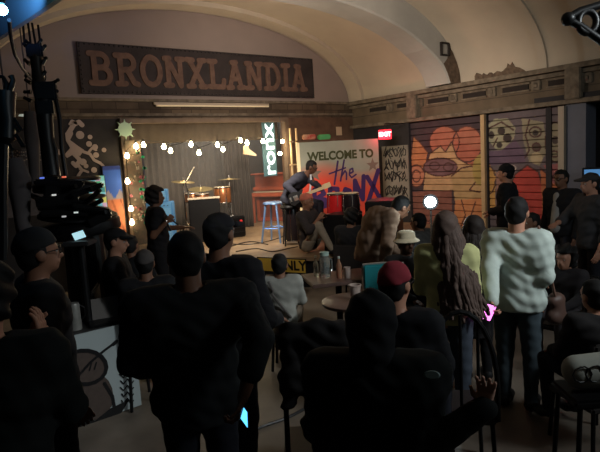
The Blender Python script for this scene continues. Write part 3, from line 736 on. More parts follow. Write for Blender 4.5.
    trunk = [t for t in tp[:len(torso)]]+([tp[-1]] if coat else [])
    sleeves = [t for t in tp[len(torso):len(tp)-(1 if coat else 0)]]
    tm = mat('cloth_%d_%d_%d' % top_c, top_c, .88, noise=.12, scale=22, spec=.2)
    to = smesh(tn, [surf(trunk+[s for s in sleeves[::2]] if sleeve > 0 else trunk+sleeves, vox*.8, .05, tcut, wob=.0022*(1.6 if coat else 1), seed=px), surf(sleeves, vox*.75, .012, lambda P: np.where(np.linalg.norm(P-ncut, axis=1) < .14*h, (P-ncut)@upv-.02*h, -1.), wob=.002, seed=py)], tm, root)
    if open_front:   # inner shirt shown between the coat's open fronts
        fr = [('c', (j['neck']+j['chest'])*.5+np.array((0, .042*h+.012, .01)), j['pel']+np.array((0, .062*h+.012, .03)), .035*h, .045*h)]
        smesh('inner_shirt', [surf(fr, vox*.7, .02)], mat('cloth_%d_%d_%d' % open_front, open_front, .88, noise=.1, scale=20), root)
    bm2 = mat('cloth_%d_%d_%d' % bot_c, bot_c, .9, noise=.15, scale=18, spec=.2)
    lg = []
    for q in 'LR': lg += leg(q, .012)
    lg += [('c', t[1], t[2], t[3]+.006, t[4]+.006) for t in (torso[0],)]
    wc = j['pel']; wv = nrm(j['waist']-j['pel'])
    smesh('trousers', [surf(lg, vox*.8, .02, lambda P: np.where(np.linalg.norm(P-wc, axis=1) < .15*h, (P-wc)@wv-.055*h, -1.), wob=.0015, seed=px)], bm2, root)
    for q in 'LR': smesh('shoe', [surf(foot(q, .008), vox*.7, .012, lambda P: (-.002-P[:, 2]) if pose != 'floor' else P[:, 2]*0-1)], mat('shoe_black', (24, 23, 24), .6), root)
    # hair
    hs, hc_ = hair
    hm = mat('hair_%d_%d_%d' % hc_, hc_, .75, noise=.3, scale=60, spec=.3)
    def fcut(P):
        q = P-hc; y = q@hd; z = q@up; x = abs(q@rt)
        return np.minimum(np.minimum(y-.30*r, .62*r-z), 9) if True else 0
    if hs != 'none':
        gr = {'short': .05, 'buzz': .03, 'curly': .26, 'afro': .42, 'long': .12, 'bun': .08}[hs]
        hp_ = [('e', hp(0, -.10, .26), Rm, ((.76+gr)*r, (.95+gr)*r, (.88+gr)*r)), ('e', hp(0, -.38, -.25), Rm, ((.62+gr)*r, (.55+gr)*r, (.62+gr)*r))]
        wob = {'curly': .008, 'afro': .006}.get(hs, .0015)
        hv_ = [surf(hp_, .0085, .02, fcut, wob=wob)]
        if hs == 'long':
            rnd = random.Random(int(px)); L0 = extra or .34
            for k in range(34):
                th = pi*(-.1+1.2*k/33); bx_, by_ = -cos(th)*.75, -sin(th)*.75
                pts = [hp(bx_*.9, by_*.8, .1)]; w0 = rnd.uniform(0, 6)
                for q in range(1, 8):
                    pts.append(hp(drift*q+bx_*(1+.17*q)+.10*sin(w0+q*1.7), by_*(1-.02*q)-.12-(.17*q if q > 1 else 0)*(.45+.55*abs(by_)/.75)+.06*cos(w0+q*1.5), 0)-np.array((0, 0, L0*q/7*rnd.uniform(.90, 1.06))))
                hv_.append(surf([('c', pts[q], pts[q+1], .030-.0024*q, .028-.0024*q) for q in range(7)], .012, .016))
        if hs == 'bun': hv_.append(surf([('e', hp(0, -1.0, .55), Rm, (.4*r, .4*r, .4*r))], .009, .01))
        smesh('hair', hv_, hm, root)
    ey = mat('eye_white', (200, 196, 190), .3)
    if fine:
        for s in (-1, 1):
            e = MB().sph(Vector(hp(s*.28, .745, .02)), .105*r*1.0, 6).build('eye', ey, root, True)
    if hat:
        kind, c = hat; hm2 = mat('cloth_%d_%d_%d' % c, c, .9, noise=.15, scale=40)
        if kind == 'beanie':
            smesh('beanie', [surf([('e', hp(0, -.10, .30), Rm, (.86*r, 1.05*r, 1.02*r))], .0085, .02, lambda P: np.maximum(.28*r-(P-hc)@up+.25*((P-hc)@hd)*.6, -9), wob=.0015)], hm2, root)
        elif kind == 'cap':
            ho = smesh('cap', [surf([('e', hp(0, -.06, .32), Rm, (.83*r, 1.02*r, .86*r))], .0085, .02, lambda P: .38*r-(P-hc)@up), surf([('c', hp(x_*.28, .7, .42), hp(x_*.24, 1.5, .36), .02, .012) for x_ in (-2, -1, 0, 1, 2)], .009, .02)], hm2, root)
        elif kind == 'bucket':
            vs = MB(); Mh = Matrix((rt, hd, up)).transposed()
            vs.lathe([(1.35*r, .18*r), (1.37*r, .22*r), (.95*r, .55*r), (.86*r, 1.1*r), (.6*r, 1.25*r), (.01*r, 1.28*r)], Vector(hc), 22, Mh); vs.build('hat', hm2, root, True)
        elif kind == 'hood':
            smesh('hood', [surf([('e', hp(0, -.12, .18), Rm, (1.08*r, 1.12*r, 1.25*r)), ('c', hp(0, -.4, -.9), j['neck'], .9*r, 1.0*r)], .011, .04, lambda P: np.minimum((P-hc)@hd-.62*r, 9), wob=.003)], hm2, root)
    if glasses:
        g = MB(); Mg = Matrix((rt, up, hd)).transposed()
        for s in (-1, 1): g.tube([Vector(hp(s*.32+.24*cos(t*pi/6), .95, .05+.2*sin(t*pi/6))) for t in range(13)], .003, 5, False); g.tube([Vector(hp(s*.56, .93, .08)), Vector(hp(s*.80, 0, .05))], .003, 5)
        g.build('glasses', blackpaint, root)
    root['h'] = h
    del root['h']
    def world(v): return root.matrix_basis @ Vector(v) if False else Matrix.Translation(root.location) @ Matrix.Rotation(-a, 4, 'Z') @ Vector(v)
    def local(P): return np.array(Matrix.Rotation(a, 4, 'Z') @ (Vector(P)-root.location))/h
    return dict(root=root, j=j, h=h, world=world, a=a, r=r, hp=hp)
def loc_of(px, py, d, face, zfoot, P, h):
    """joint coordinates (in heights) of the world point P for a figure placed by the same numbers"""
    p = at(px, py, d); a = PSI + atan2(px-300, F)*.9 + radians(face)
    q = Matrix.Rotation(a, 4, 'Z') @ (Vector(P)-Vector((p.x, p.y, zfoot))); return (q.x/h, q.y/h, q.z/h)
def ik(sh, wr, l1, l2, bend):
    sh = np.array(sh); wr = np.array(wr); v = wr-sh; D = np.linalg.norm(v); D2 = min(D, (l1+l2)*.999); v = v/D
    x = (l1*l1-l2*l2+D2*D2)/(2*D2); y = sqrt(max(0, l1*l1-x*x)); b = np.array(bend, float); b = b-np.dot(b, v)*v; b /= np.linalg.norm(b)
    return tuple(sh+v*x+b*y), tuple(sh+v*D2)
def reach(J, q, wr, bend=(0, -.3, -1), l1=.172, l2=.150, sh=None):
    s = sh if sh is not None else J.get('sh'+q, (.112*(1 if q == 'R' else -1), 0, .805))
    e, w = ik(s, wr, l1, l2, bend); J['el'+q] = e; J['wr'+q] = w; return J

# ================================================================== INSTRUMENTS AND FURNITURE
def R3(a): return Matrix.Rotation(a, 3, 'Z')
def chair(loc, a, lab, col=(40, 36, 34), group=None, seat=.46, back=.92, rounded=False):
    r = empty('chair', (loc[0], loc[1], 0), -a, lab, 'chair', group); m = mat('chair_%d_%d_%d' % col, col, .6, noise=.15, scale=10)
    MB().box((0, 0, seat-.025), (.42, .42, .05), bev=.015).build('seat', m, r)
    if rounded:
        pts = [(.21*cos(t), -.20, seat+.18+(back-seat-.18)*sin(t)) for t in [pi*k/14 for k in range(15)]]
        MB().tube([(.21, -.20, seat-.02)]+pts+[(-.21, -.20, seat-.02)], .016).build('back_hoop', darkmetal, r)
        MB().tube([(0, -.2, seat), (0, -.2, back-.02)], .01).tube([(.1, -.2, seat), (.1, -.2, back-.05)], .01).tube([(-.1, -.2, seat), (-.1, -.2, back-.05)], .01).build('back_bars', darkmetal, r)
    else: MB().box((0, -.21, (seat+back)/2+.04), (.42, .035, (back-seat)-.08), bev=.015).build('backrest', m, r)
    for sx in (-1, 1):
        for sy in (-1, 1): MB().tube([(sx*.18, sy*.18, seat-.03), (sx*.20, sy*.2, 0)], .014).build('leg', darkmetal, r)
    return r
def box_amp(loc, a, w, dp, hh, m, grm, lab, cat='amplifier', name='amplifier'):
    r = empty(name, loc, a, lab, cat)
    MB().box((0, 0, hh/2), (w, dp, hh), bev=.015).build('cabinet', m, r)
    MB().box((0, -dp/2-.004, hh*.47), (w-.07, .012, hh*.80), bev=.004).build('grille', grm, r)
    k = MB(); 
    for i in range(6): k.lathe([(.012, 0), (.01, .02)], (-w/2+.08+i*(w-.16)/5, -dp/2-.004, hh*.93), 8, Matrix.Rotation(pi/2, 3, 'X'))
    k.build('control_knobs', chrome, r)
    return r
blue = mat('blue_vinyl', (76, 128, 176), .6); blueg = mat('blue_grille_cloth', (96, 146, 190), .8, noise=.15, scale=40)
A0 = onz(164, 247, .5)
va = 0.35
box_amp((A0.x, A0.y, .5), -.55, .50, .32, .88, blue, blueg, 'tall pale blue speaker cabinet at the left of the stage')
box_amp((A0.x-.02, A0.y, 1.382), -.55, .36, .26, .24, blue, blueg, 'small pale blue amplifier head on top of the tall blue cabinet')

def drum(name, c, r, hgt, tilt, shell, lab, cat='drum', group=None, axis=None, legs=0, head=None):
    e = empty(name, c, 0, lab, cat, group); M = axis or Matrix.Identity(3)
    MB().lathe([(r*.98, 0), (r, .005), (r, hgt-.005), (r*.98, hgt)], (0, 0, 0), 28, M).build('shell', shell, e, True)
    MB().lathe([(r*.97, 0), (r*.97, .012)], M @ Vector((0, 0, hgt)), 28, M).build('drumhead', head or mat('drumhead', (196, 180, 156), .5), e, True)
    hp_ = MB()
    for z in (0, hgt-.02): hp_.lathe([(r*1.03, z), (r*1.05, z+.01), (r*1.03, z+.025), (r*.98, z+.025)], (0, 0, 0), 28, M)
    hp_.build('hoop', chrome, e, True); lg = MB()
    for k in range(8):
        q = Vector((r*1.02*cos(k*pi/4), r*1.02*sin(k*pi/4), 0)); lg.tube([M @ (q+Vector((0, 0, .03))), M @ (q+Vector((0, 0, hgt-.03)))], .006, 5)
    lg.build('lugs', chrome, e)
    for k in range(legs):
        t = 2*pi*k/legs+.4; MB().tube([(r*cos(t), r*sin(t), hgt*.4), (r*1.15*cos(t), r*1.15*sin(t), -c[2]+.502)], .009, 6).build('leg', chrome, e)
    return e
copper = mat('copper_sparkle', (176, 112, 72), .3, .5, noise=.4, scale=60); redsh = mat('red_lacquer', (190, 34, 36), .25); blacksh = mat('black_lacquer', (30, 24, 26), .25)
kd = 11.6
def kat(px, py, d=kd): return at(px, py, d)
bd_ = kat(203, 214, 11.3); Mx = R3(-.45) @ Matrix.Rotation(pi/2, 3, 'X')
drum('bass_drum', Vector((bd_.x, bd_.y, .5+.30))+Mx @ Vector((0, 0, -.2)), .28, .40, 0, copper, 'bass drum behind the black panel at the middle of the kit', axis=Mx, head=blacksh)
mp = kat(204.5, 207, 10.9); pn = empty('black_case', (mp.x, mp.y, .5), -.5, 'flat black case with a pale top edge standing in front of the drum kit', 'case')
MB().box((0, 0, .43), (.62, .22, .86), bev=.02).build('case_body', blackpaint, pn); MB().box((0, 0, .875), (.64, .24, .03), bev=.006).build('pale_trim', mat('pale_trim', (200, 186, 164), .4), pn)
q = kat(222.5, 196.5); drum('tom_drum', Vector((q.x, q.y, q.z-.14)), .18, .34, 0, copper, 'copper sparkle tom drum at the right of the kit', legs=3)
q = kat(210, 198); drum('snare_drum', Vector((q.x-.1, q.y+.2, q.z-.05)), .17, .14, 0, copper, 'shallow copper snare drum between the black case and the tom', legs=3)
q = kat(194, 198); drum('tom_drum', Vector((q.x, q.y+.1, q.z-.1)), .16, .20, 0, copper, 'low copper drum at the left side of the kit behind the black case', legs=3)
def cymbal(px, py, d, r, lab, tilt=(.12, .05), boom=False):
    c = kat(px, py, d); e = empty('cymbal_stand', (c.x, c.y, .5), 0, lab, 'cymbal'); z = c.z-.5
    M = Matrix.Rotation(tilt[0], 3, 'X') @ Matrix.Rotation(tilt[1], 3, 'Y')
    MB().lathe([(.001, .03), (.02, .028), (.04, .008), (r, -.012), (r, -.014), (.04, .004), (.001, .022)], (0, 0, z), 32, M).build('cymbal', mat('cymbal_brass', (200, 176, 120), .3, .8), e, True)
    MB().tube([(0, 0, .25), (0, 0, z*.6), (0, 0, z+.06)], [.024, .020, .012], 8).tube([(0, 0, z+.03), (0, 0, z+.08)], .02, 8).build('pole', chrome, e)
    for k in range(3): t = k*2.09+.5; MB().tube([(0, 0, .42), (.27*cos(t), .27*sin(t), .01)], .010, 6).build('leg', chrome, e)
cymbal(183, 181.5, 11.2, .24, 'high cymbal on a tall chrome stand at the left of the drum kit')
cymbal(200.5, 188.5, 11.9, .27, 'wide low brass cymbal over the middle of the drum kit', (.16, -.05))
cymbal(229, 179, 11.8, .26, 'high brass cymbal at the right of the drum kit', (-.02, .02))
hs_ = kat(188, 200, 11.0); e = empty('boom_stand', (hs_.x, hs_.y, .5), 0, 'chrome boom microphone stand leaning beside the left cymbal', 'stand')
MB().tube([(0, 0, 0.02), (.02, 0, 1.0), (-.02, 0, 1.2), (.22, .05, 1.5)], .018).build('boom', chrome, e)
for k in range(3): t = k*2.09; MB().tube([(0, 0, .25), (.28*cos(t), .28*sin(t), .01)], .010, 6).build('leg', chrome, e)
e = empty('pedal_rack', (kat(227, 212).x, kat(227, 212).y-.3, .5), 0, 'small dark hardware rack with a red knob on the floor right of the kit', 'rack')
MB().box((0, 0, .22), (.34, .3, .44), bev=.02).build('case_body', blackpaint, e)
for k in range(4): MB().box((0, -.16, .08+.1*k), (.28, .02, .05)).build('panel', darkmetal, e)
MB().sph((.05, -.18, .33), .035, 6).build('red_knob', redsh, e, True)

# upright piano
PA = onz(257, 217, .5); PB = Vector((7.55, 11.55, .5))
pc = at(275, 221, 13.3); pc.z = .5
pi_ = empty('piano', (pc.x+.42, pc.y+.25, .5), -1.05, 'red-brown upright piano at the back right of the stage', 'piano')
pw = mat('mahogany', (176, 88, 58), .45, rgb2=(150, 72, 48), scale=5)
MB().box((0, .12, .60), (1.42, .36, 1.2), bev=.02).build('piano_case', pw, pi_); MB().box((0, -.02, 1.21), (1.5, .62-.1, .035), bev=.008).build('lid', pw, pi_)
MB().box((0, -.20, .70), (1.42, .34, .10), bev=.01).build('key_bed', pw, pi_); MB().box((0, -.24, .765), (1.24, .2, .02)).build('keyboard', mat('ivory', (180, 165, 140), .4), pi_)
MB().box((0, -.15, .84), (1.40, .12, .10), bev=.02).build('fallboard', pw, pi_)
for s in (-1, 1): MB().tube([(s*.64, -.30, .66), (s*.64, -.32, .0)], [.04, .028], 10).build('leg', pw, pi_)
MB().box((0, -.065, .36), (1.2, .012, .5)).build('lower_panel', mat('mahogany_dark', (120, 56, 40), .5), pi_)

# bar stool
sp_ = onz(276, 241.5, .5); bs = empty('bar_stool', (sp_.x, sp_.y, .5), .5, 'tall metal bar stool shining blue in the middle of the stage', 'stool')
sb_ = mat('galvanised_blue', (120, 150, 190), .35, .7)  # blue of the stage light is put into the metal's colour
MB().lathe([(.001, .76), (.18, .765), (.20, .755), (.205, .73), (.19, .73), (.185, .745), (.001, .745)], (0, 0, 0), 28).box((0, 0, .768), (.1, .03, .006)).build('seat', sb_, bs, True)
for k in range(4):
    t = pi/4+k*pi/2; MB().tube([(.155*cos(t), .155*sin(t), .745), (.28*cos(t), .28*sin(t), 0)], [.022, .018], 8).build('leg', sb_, bs)
rg = MB()
for k in range(4):
    t = pi/4+k*pi/2; u = t+pi/2; rg.tube([(.235*cos(t), .235*sin(t), .27), (.235*cos(u), .235*sin(u), .27)], .012, 6)
rg.build('foot_ring', sb_, bs)

# black tom on the floor beside the guitarist
q = at(291, 208, 9.9); drum('floor_drum', Vector((q.x, q.y, .56)), .16, .72, 0, blacksh, 'tall black drum with a bright rim between the stool and the seated man', head=blacksh)
# congas
for px, m_, lb, dd in ((335.5, redsh, 'red conga drum in front of the welcome board', 9.3), (350, blacksh, 'black conga drum right of the red conga', 9.2)):
    q = at(px, 193, dd); e = empty('conga_drum', (q.x, q.y, .5), 0, lb, 'drum', 'congas'); z = q.z-.5; s = z/.92
    MB().lathe([(.11, .18), (.125, .25), (.165, .55), (.16, .72), (.14, .92)], (0, 0, 0), 26).build('shell', m_, e, True).scale = (1, 1, s)
    MB().lathe([(.001, z+.01), (.14, z+.008), (.145, z-.002)], (0, 0, 0), 26).build('drumhead', mat('rawhide', (196, 176, 140), .6), e, True)
    MB().lathe([(.147, z-.035), (.153, z-.03), (.153, z-.005), (.147, z)], (0, 0, 0), 26).build('hoop', chrome, e, True)
    lu = MB()
    for k in range(6): t = k*pi/3; lu.tube([(.15*cos(t), .15*sin(t), z-.03), (.168*cos(t), .168*sin(t), z-.22)], .007, 5)
    lu.build('lugs', chrome, e)
    for k in range(3): t = k*2.09+.3; MB().tube([(.12*cos(t), .12*sin(t), .35), (.2*cos(t), .2*sin(t), .0)], .012, 6).build('leg', chrome, e)
# stage monitors in the dark
q = at(343, 216, 9.0); box_amp((q.x, q.y, .5), .35, .62, .42, .62, blackpaint, darkmetal, 'black stage speaker below the congas', 'speaker', 'stage_speaker')
q = at(384, 205, 9.0); box_amp((q.x, q.y, .5), .6, .7, .5, .80, blackpaint, darkmetal, 'large black speaker cabinet in front of the graffiti board', 'speaker', 'stage_speaker')

# parking sign on the stage front
a_ = onz(257, 257, .47); b_ = onz(307, 259.5, .47); 
a_ = Vector((4.50, 7.42, 0)); b_ = Vector((5.08, 6.69, 0)); u_ = (b_-a_); u_.normalize(); nn = Vector((u_.y, -u_.x, 0))
A1 = at(257.5, 264, 8.4); B1 = at(306.5, 266.5, 7.95)
cc_ = (A1+B1)/2; u_ = (B1-A1); wdt = u_.length
os_ = empty('yellow_sign', cc_, 0, 'yellow sign with black border reading ONLY hung on the stage front', 'sign')
uu = u_.normalized(); n2 = Vector((uu.y, -uu.x, 0)).normalized(); vv = uu.cross(Vector((-n2.x, -n2.y, 0))); vv = n2.cross(uu) * 1.0
Ms = Matrix((uu, n2.cross(uu), n2)).transposed()
if (Ms @ Vector((0, 1, 0))).z < 0: Ms = Matrix((uu, -n2.cross(uu), n2)).transposed()
MB().box((0, 0, 0), (wdt, .225, .012), Ms).build('border', blackpaint, os_)
MB().box(Ms @ Vector((0, 0, .004)), (wdt-.03, .195, .012), Ms).build('plate', mat('sign_yellow', (196, 160, 62), .6, noise=.15, scale=8), os_)
text_mesh('lettering', 'ONLY', .20, blackpaint, os_, Ms.to_4x4() @ Matrix.Translation((.17, 0, .013)), .004, .006, 1.0)
# cables on stage and floor
def cable(pts, lab, r=.009, cat='cable'):
    tag(MB().tube(pts, r, 6).build('cable', blackpaint), lab, cat)
def fl(pts, z, r=.009): 
    P = [onz(a, b, z) for a, b in pts]; out = []
    for i in range(len(P)-1):
        for k in range(5):
            t = k/5; p0 = P[max(i-1, 0)]; p1 = P[i]; p2 = P[i+1]; p3 = P[min(i+2, len(P)-1)]
            out.append(.5*((2*p1)+(-p0+p2)*t+(2*p0-5*p1+4*p2-p3)*t*t+(-p0+3*p1-3*p2+p3)*t**3)+Vector((0, 0, r)))
    return out+[P[-1]+Vector((0, 0, r))]
cable(fl([(228,244),(245,245),(262,243),(280,238),(292,232)], .5), 'black cable curving across the stage left of the stool')
cable(fl([(236,252),(256,249),(272,252),(288,249),(298,247)], .5), 'black cable lying along the front of the stage under the stool')
cable(fl([(230,247),(250,242),(268,245)], .5), 'short black cable on the stage behind the front cable')
cable(fl([(240,440),(262,428),(285,420),(305,410)], 0, .012), 'black cable crossing the concrete floor at the bottom centre', .012)

# tables
def table(loc, a, w, dpt, hgt, m, lab, rnd=0):
    r = empty('table', (loc[0], loc[1], 0), a, lab, 'table')
    if rnd: MB().lathe([(.001, hgt-.035), (rnd-.01, hgt-.035), (rnd, hgt-.02), (rnd, hgt-.005), (rnd-.008, hgt), (.001, hgt)], (0, 0, 0), 36).build('tabletop', m, r, True)
    else: MB().box((0, 0, hgt-.02), (w, dpt, .04), bev=.008).build('tabletop', m, r)
    if rnd or w < 1: MB().tube([(0, 0, .03), (0, 0, hgt-.04)], .035, 12).build('pedestal', darkmetal, r); MB().lathe([(.001, 0), (.26, .0), (.26, .015), (.04, .045), (.001, .045)], (0, 0, 0), 24).build('base', darkmetal, r, True)
    else:
        for sx in (-1, 1):
            for sy in (-1, 1): MB().box((sx*(w/2-.05), sy*(dpt/2-.05), (hgt-.04)/2), (.045, .045, hgt-.04)).build('leg', darkmetal, r)
    return r
tw = mat('table_wood', (104, 80, 72), .35, rgb2=(82, 62, 56), scale=6, spec=.5)
tc = onz(338, 276, .76); table(tc, -.42, .72, .58, .76, tw, 'square dark wooden table holding the glass bottles in front of the stage')
t2 = onz(354, 300, .74); table(t2, 0, 0, 0, .74, tw, 'round dark table holding the red drink cup', .30)
glass = mat('clear_glass', (215, 222, 218), .08, trans=.85, spec=.5); amber = mat('amber_glass', (190, 140, 110), .1, trans=.5); pgl = mat('frosted_cup', (190, 170, 160), .3, trans=.3)
def onT(px, py, z=.76): return onz(px, py, z)
def bottle(px, py, s, m, lab, prof=None):
    p = onT(px, py); r = empty('bottle', p, 0, lab, 'bottle')
    MB().lathe([(q[0]*s, q[1]*s) for q in (prof or [(.001,.002),(.032,.0),(.034,.02),(.034,.14),(.026,.17),(.013,.20),(.013,.23)])], (0, 0, 0), 20).build('bottle_body', m, r, True)
    MB().lathe([(.015*s, .225*s), (.015*s, .25*s), (.001, .25*s)], (0, 0, 0), 14).build('cap', mat('pale_cap', (180, 190, 184), .4), r, True)
bottle(316.5, 276, .92, glass, 'slim clear bottle with a narrow neck at the left of the bottle table')
bottle(339.5, 278, .95, amber, 'clear bottle with an amber tint near the middle of the bottle table')
jg = empty('glass_jug', onT(325.5, 277), 0, 'large square glass jug with a pale lid on the bottle table', 'jug')
MB().lathe([(.001, .002), (.055, 0), (.06, .02), (.06, .20), (.045, .235), (.045, .25)], (0, 0, 0), 8).build('jug_body', glass, jg, True)
MB().lathe([(.05, .24), (.052, .275), (.02, .285), (.001, .285)], (0, 0, 0), 16).build('lid', mat('pale_green_lid', (160, 182, 170), .5), jg, True)
MB().tube([(.06, 0, .20), (.10, 0, .18), (.10, 0, .07), (.06, 0, .04)], .008).build('handle', glass, jg)
tu = empty('glass_tumbler', onT(347.5, 278), 0, 'pale tumbler at the right of the bottle table', 'glass')
MB().lathe([(.001, .002), (.032, 0), (.038, .12), (.034, .12), (.029, .012), (.001, .012)], (0, 0, 0), 20).build('tumbler_body', pgl, tu, True)
cp = empty('drink_cup', onz(355.5, 300, .74), 0, 'clear plastic cup of red drink on the round table', 'cup')
MB().lathe([(.001, .002), (.042, 0), (.055, .13), (.062, .135), (.062, .145), (.05, .145), (.039, .01), (.001, .01)], (0, 0, 0), 24).build('cup_body', pgl, cp, True)
MB().lathe([(.001, .012), (.038, .012), (.045, .075), (.001, .075)], (0, 0, 0), 20).build('red_drink', mat('red_drink', (120, 40, 46), .2), cp, True)

# teal chair back
tp_ = at(383, 264, 5.05); e = empty('chair', (tp_.x, tp_.y, 0), -PSI-.1, 'chair with a square bright teal padded back beside the round table', 'chair')
tz = tp_.z; tealm = mat('teal_vinyl', (36, 128, 134), .5, noise=.1, scale=5)
MB().box((0, 0, tz-.21), (.37, .05, .42), bev=.015).build('backrest', tealm, e); MB().tube([(-.19, 0, tz+.0), (.0, 0, tz+.01), (.19, 0, tz+.0)], .012).build('top_rail', mat('worn_steel', (180, 180, 175), .3, .8), e)
MB().box((0, .23, .47), (.40, .40, .05), bev=.015).build('seat', tealm, e)
for sx in (-1, 1):
    MB().tube([(sx*.19, 0, tz-.02), (sx*.19, -.03, 0)], .012).build('leg', chrome, e); MB().tube([(sx*.18, .40, .45), (sx*.19, .42, 0)], .012).build('leg', chrome, e)

# bright LED light on a stand facing the camera
lp = at(430.5, 202, 5.9); e = empty('led_light', (lp.x, lp.y, 0), 0, 'glaring white round LED light on a thin stand in the middle of the crowd', 'light')
tocam = (Vector((0, 0, H))-lp).normalized(); Ml = tocam.to_track_quat('Z', 'Y').to_matrix()
MB().lathe([(.001, -.06), (.05, -.06), (.085, -.01), (.085, .01), (.072, .012)], (0, 0, lp.z), 24, Ml).build('lamp_housing', blackpaint, e, True)
MB().lathe([(.001, .016), (.05, .014), (.072, .008)], (0, 0, lp.z), 24, Ml).build('lens', mat('led_glow', (235, 255, 255), .3, emit=(220, 250, 255), es=70), e, True)
MB().tube([(0, 0, .5), (0, 0, lp.z-.08)], .010, 8).build('pole', chrome, e)
for k in range(3): t = k*2.09+.3; MB().tube([(0, 0, .62), (.33*cos(t), .33*sin(t), .01)], .010, 6).build('leg', darkmetal, e)
o = lamp('led_beam', 'POINT', (0, 0, 0), 9, (.80, .97, 1), .05); o.parent = e; o.location = Vector((0, 0, lp.z))+tocam*.12

# ================================================================== LEFT FOREGROUND
# black welded sculpture with a raised arm of rods
KS = 1.36; tz0 = at(80, 200, 5.3)
sc0 = empty('metal_sculpture', (tz0.x, tz0.y, 0), -PSI+.3, 'black welded scrap sculpture raising an arm with four thin rods', 'sculpture')
def S(px, py, dd=5.3): return Matrix.Rotation(PSI-.3, 4, 'Z') @ (at(px, py, dd)-Vector((tz0.x, tz0.y, 0)))
D = MB(); ctr = S(80, 205)
for px, py, rx, hgt in ((70, 179, .21, .03), (66, 187, .22, .09), (74, 198, .22, .02), (68, 205, .20, .10), (78, 215, .27, .03), (80, 227, .28, .13)):
    c = S(px, py); D.lathe([(.02, -hgt/2), (KS*rx*.97, -hgt/2), (KS*rx, -hgt*.3), (KS*rx*.99, hgt*.3), (KS*rx*.9, hgt*.5), (.02, hgt*.6)], c, 28, Matrix.Rotation(random.uniform(-.14, .14), 3, 'X') @ Matrix.Rotation(random.uniform(-.1, .1), 3, 'Y'))
D.build('layered_body', darkmetal, sc0, True)
MB().tube([(ctr.x, ctr.y, 0), (ctr.x, ctr.y, ctr.z-.1)], [.22, .18], 20).build('pedestal', blackpaint, sc0)
am = MB()
armp = [(52,176),(50,160),(47,140),(45,120),(44,100),(39,86),(37,70),(36,56)]
am.tube([S(*q) for q in armp], [KS*q for q in (.06, .055, .05, .055, .06, .05, .038, .042)], 12)
am.build('raised_arm', blackpaint, sc0, True)
for q_, z_ in (((46, 92), (.2, .18, .18)), ((45, 108), (.16, .16, .16)), ((35, 52), (.15, .12, .14))): MB().box(S(*q_), z_, bev=.02).build('joint_block', blackpaint, sc0)
for a1, b1, w_, h_, r_ in ((60, 183, .42, .06, .1), (88, 190, .30, .05, -.3), (58, 200, .36, .10, -.06), (92, 208, .34, .05, .25), (70, 212, .5, .06, .05), (100, 218, .22, .08, -.4), (52, 192, .12, .3, .2)): MB().box(S(a1, b1, 5.05), (w_, .2, h_), Matrix.Rotation(r_, 3, 'Y'), bev=.015).build('bolted_plate', darkmetal, sc0)
for q_, c_ in (((64, 177), (255, 120, 90)), ((42, 178), (110, 140, 255)), ((54, 195), (220, 220, 215)), ((76, 212.5), (200, 210, 205)), ((64, 216.5), (180, 180, 180))): MB().box(S(*q_, 4.8), (.035, .02, .014)).build('glint_lamp', mat('glint_%d_%d_%d' % c_, c_, .4, emit=c_, es=.7), sc0)  # red and blue are LEDs; the pale ones are glints made as glowing boxes
spk = MB(); random.seed(9)
for q in ((31,83,26,80),(31,92,25,92),(32,101,25,98),(52,84,58,80),(53,92,57,91),(30,64,25,60),(42,64,46,58),(30,74,26,76),(42,76,45,72),(28,47,24,44),(42,50,45,46),(31,45,26,41),(38,46,41,40)):
    spk = MB(); spk.tube([S(q[0], q[1]), S(q[2], q[3])], [.024, .014], 6); spk.sph(S(q[2], q[3]), .019, 5); spk.build('bolt', blackpaint, sc0)
for a1, b1, a2, b2 in ((25,47,23,24),(31,45,28,23),(36,46,32,23),(41,48,38,25)): MB().tube([S(a1, b1), S(a2, b2)], .012, 6).build('rod_finger', darkmetal, sc0)
wr_ = MB(); wr_.tube([S(54, 92), S(57, 104), S(60, 120), S(62, 150), S(66, 176)], .022, 8).tube([S(49, 130), S(56, 150), S(58, 176)], .02, 8).tube([S(44, 66), S(46, 78), S(42, 90)], .006, 6); wr_.build('bent_pipes', darkmetal, sc0, True)
tn_ = MB()
for a1, b1, a2, b2 in ((82,206,100,190),(84,210,102,200),(70,196,92,188),(60,192,76,186),(88,214,106,212)): tn_.tube([S(a1, b1, 5.05), S(a2, b2, 4.95)], .022, 7)
tn_.build('bars', darkmetal, sc0, True)
# second black sculpture arm with hooks at the left border
s2_ = at(8, 120, 3.6); sc1 = empty('metal_sculpture', (s2_.x, s2_.y, 0), 0, 'squat black scrap sculpture with two curved horns at the far left', 'sculpture')
def T(px, py): return at(px, py, 3.6)-Vector((s2_.x, s2_.y, 0))
MB().tube([T(3, 260), T(3, 180), T(4, 142)], .03, 8).tube([T(5, 144), T(6, 138), T(7, 120), T(4, 105), T(4, 92)], [.03, .06, .05, .07, .075], 14).build('trunk', blackpaint, sc1, True)
MB().tube([T(6, 95), T(7, 84), T(3, 77), T(-3, 76)], [.02, .016, .014, .012], 8).tube([T(8, 95), T(11, 87), T(13, 80), T(11, 76)], [.02, .02, .016, .02], 8).build('horn', blackpaint, sc1, True)
wv = MB(); random.seed(4)
for k in range(9):
    a1 = (random.uniform(2, 18), random.uniform(112, 140)); wv.tube([T(*a1), T(a1[0]+8, a1[1]+12)], .012, 6)
wv.build('wire_mesh', darkmetal, sc1)

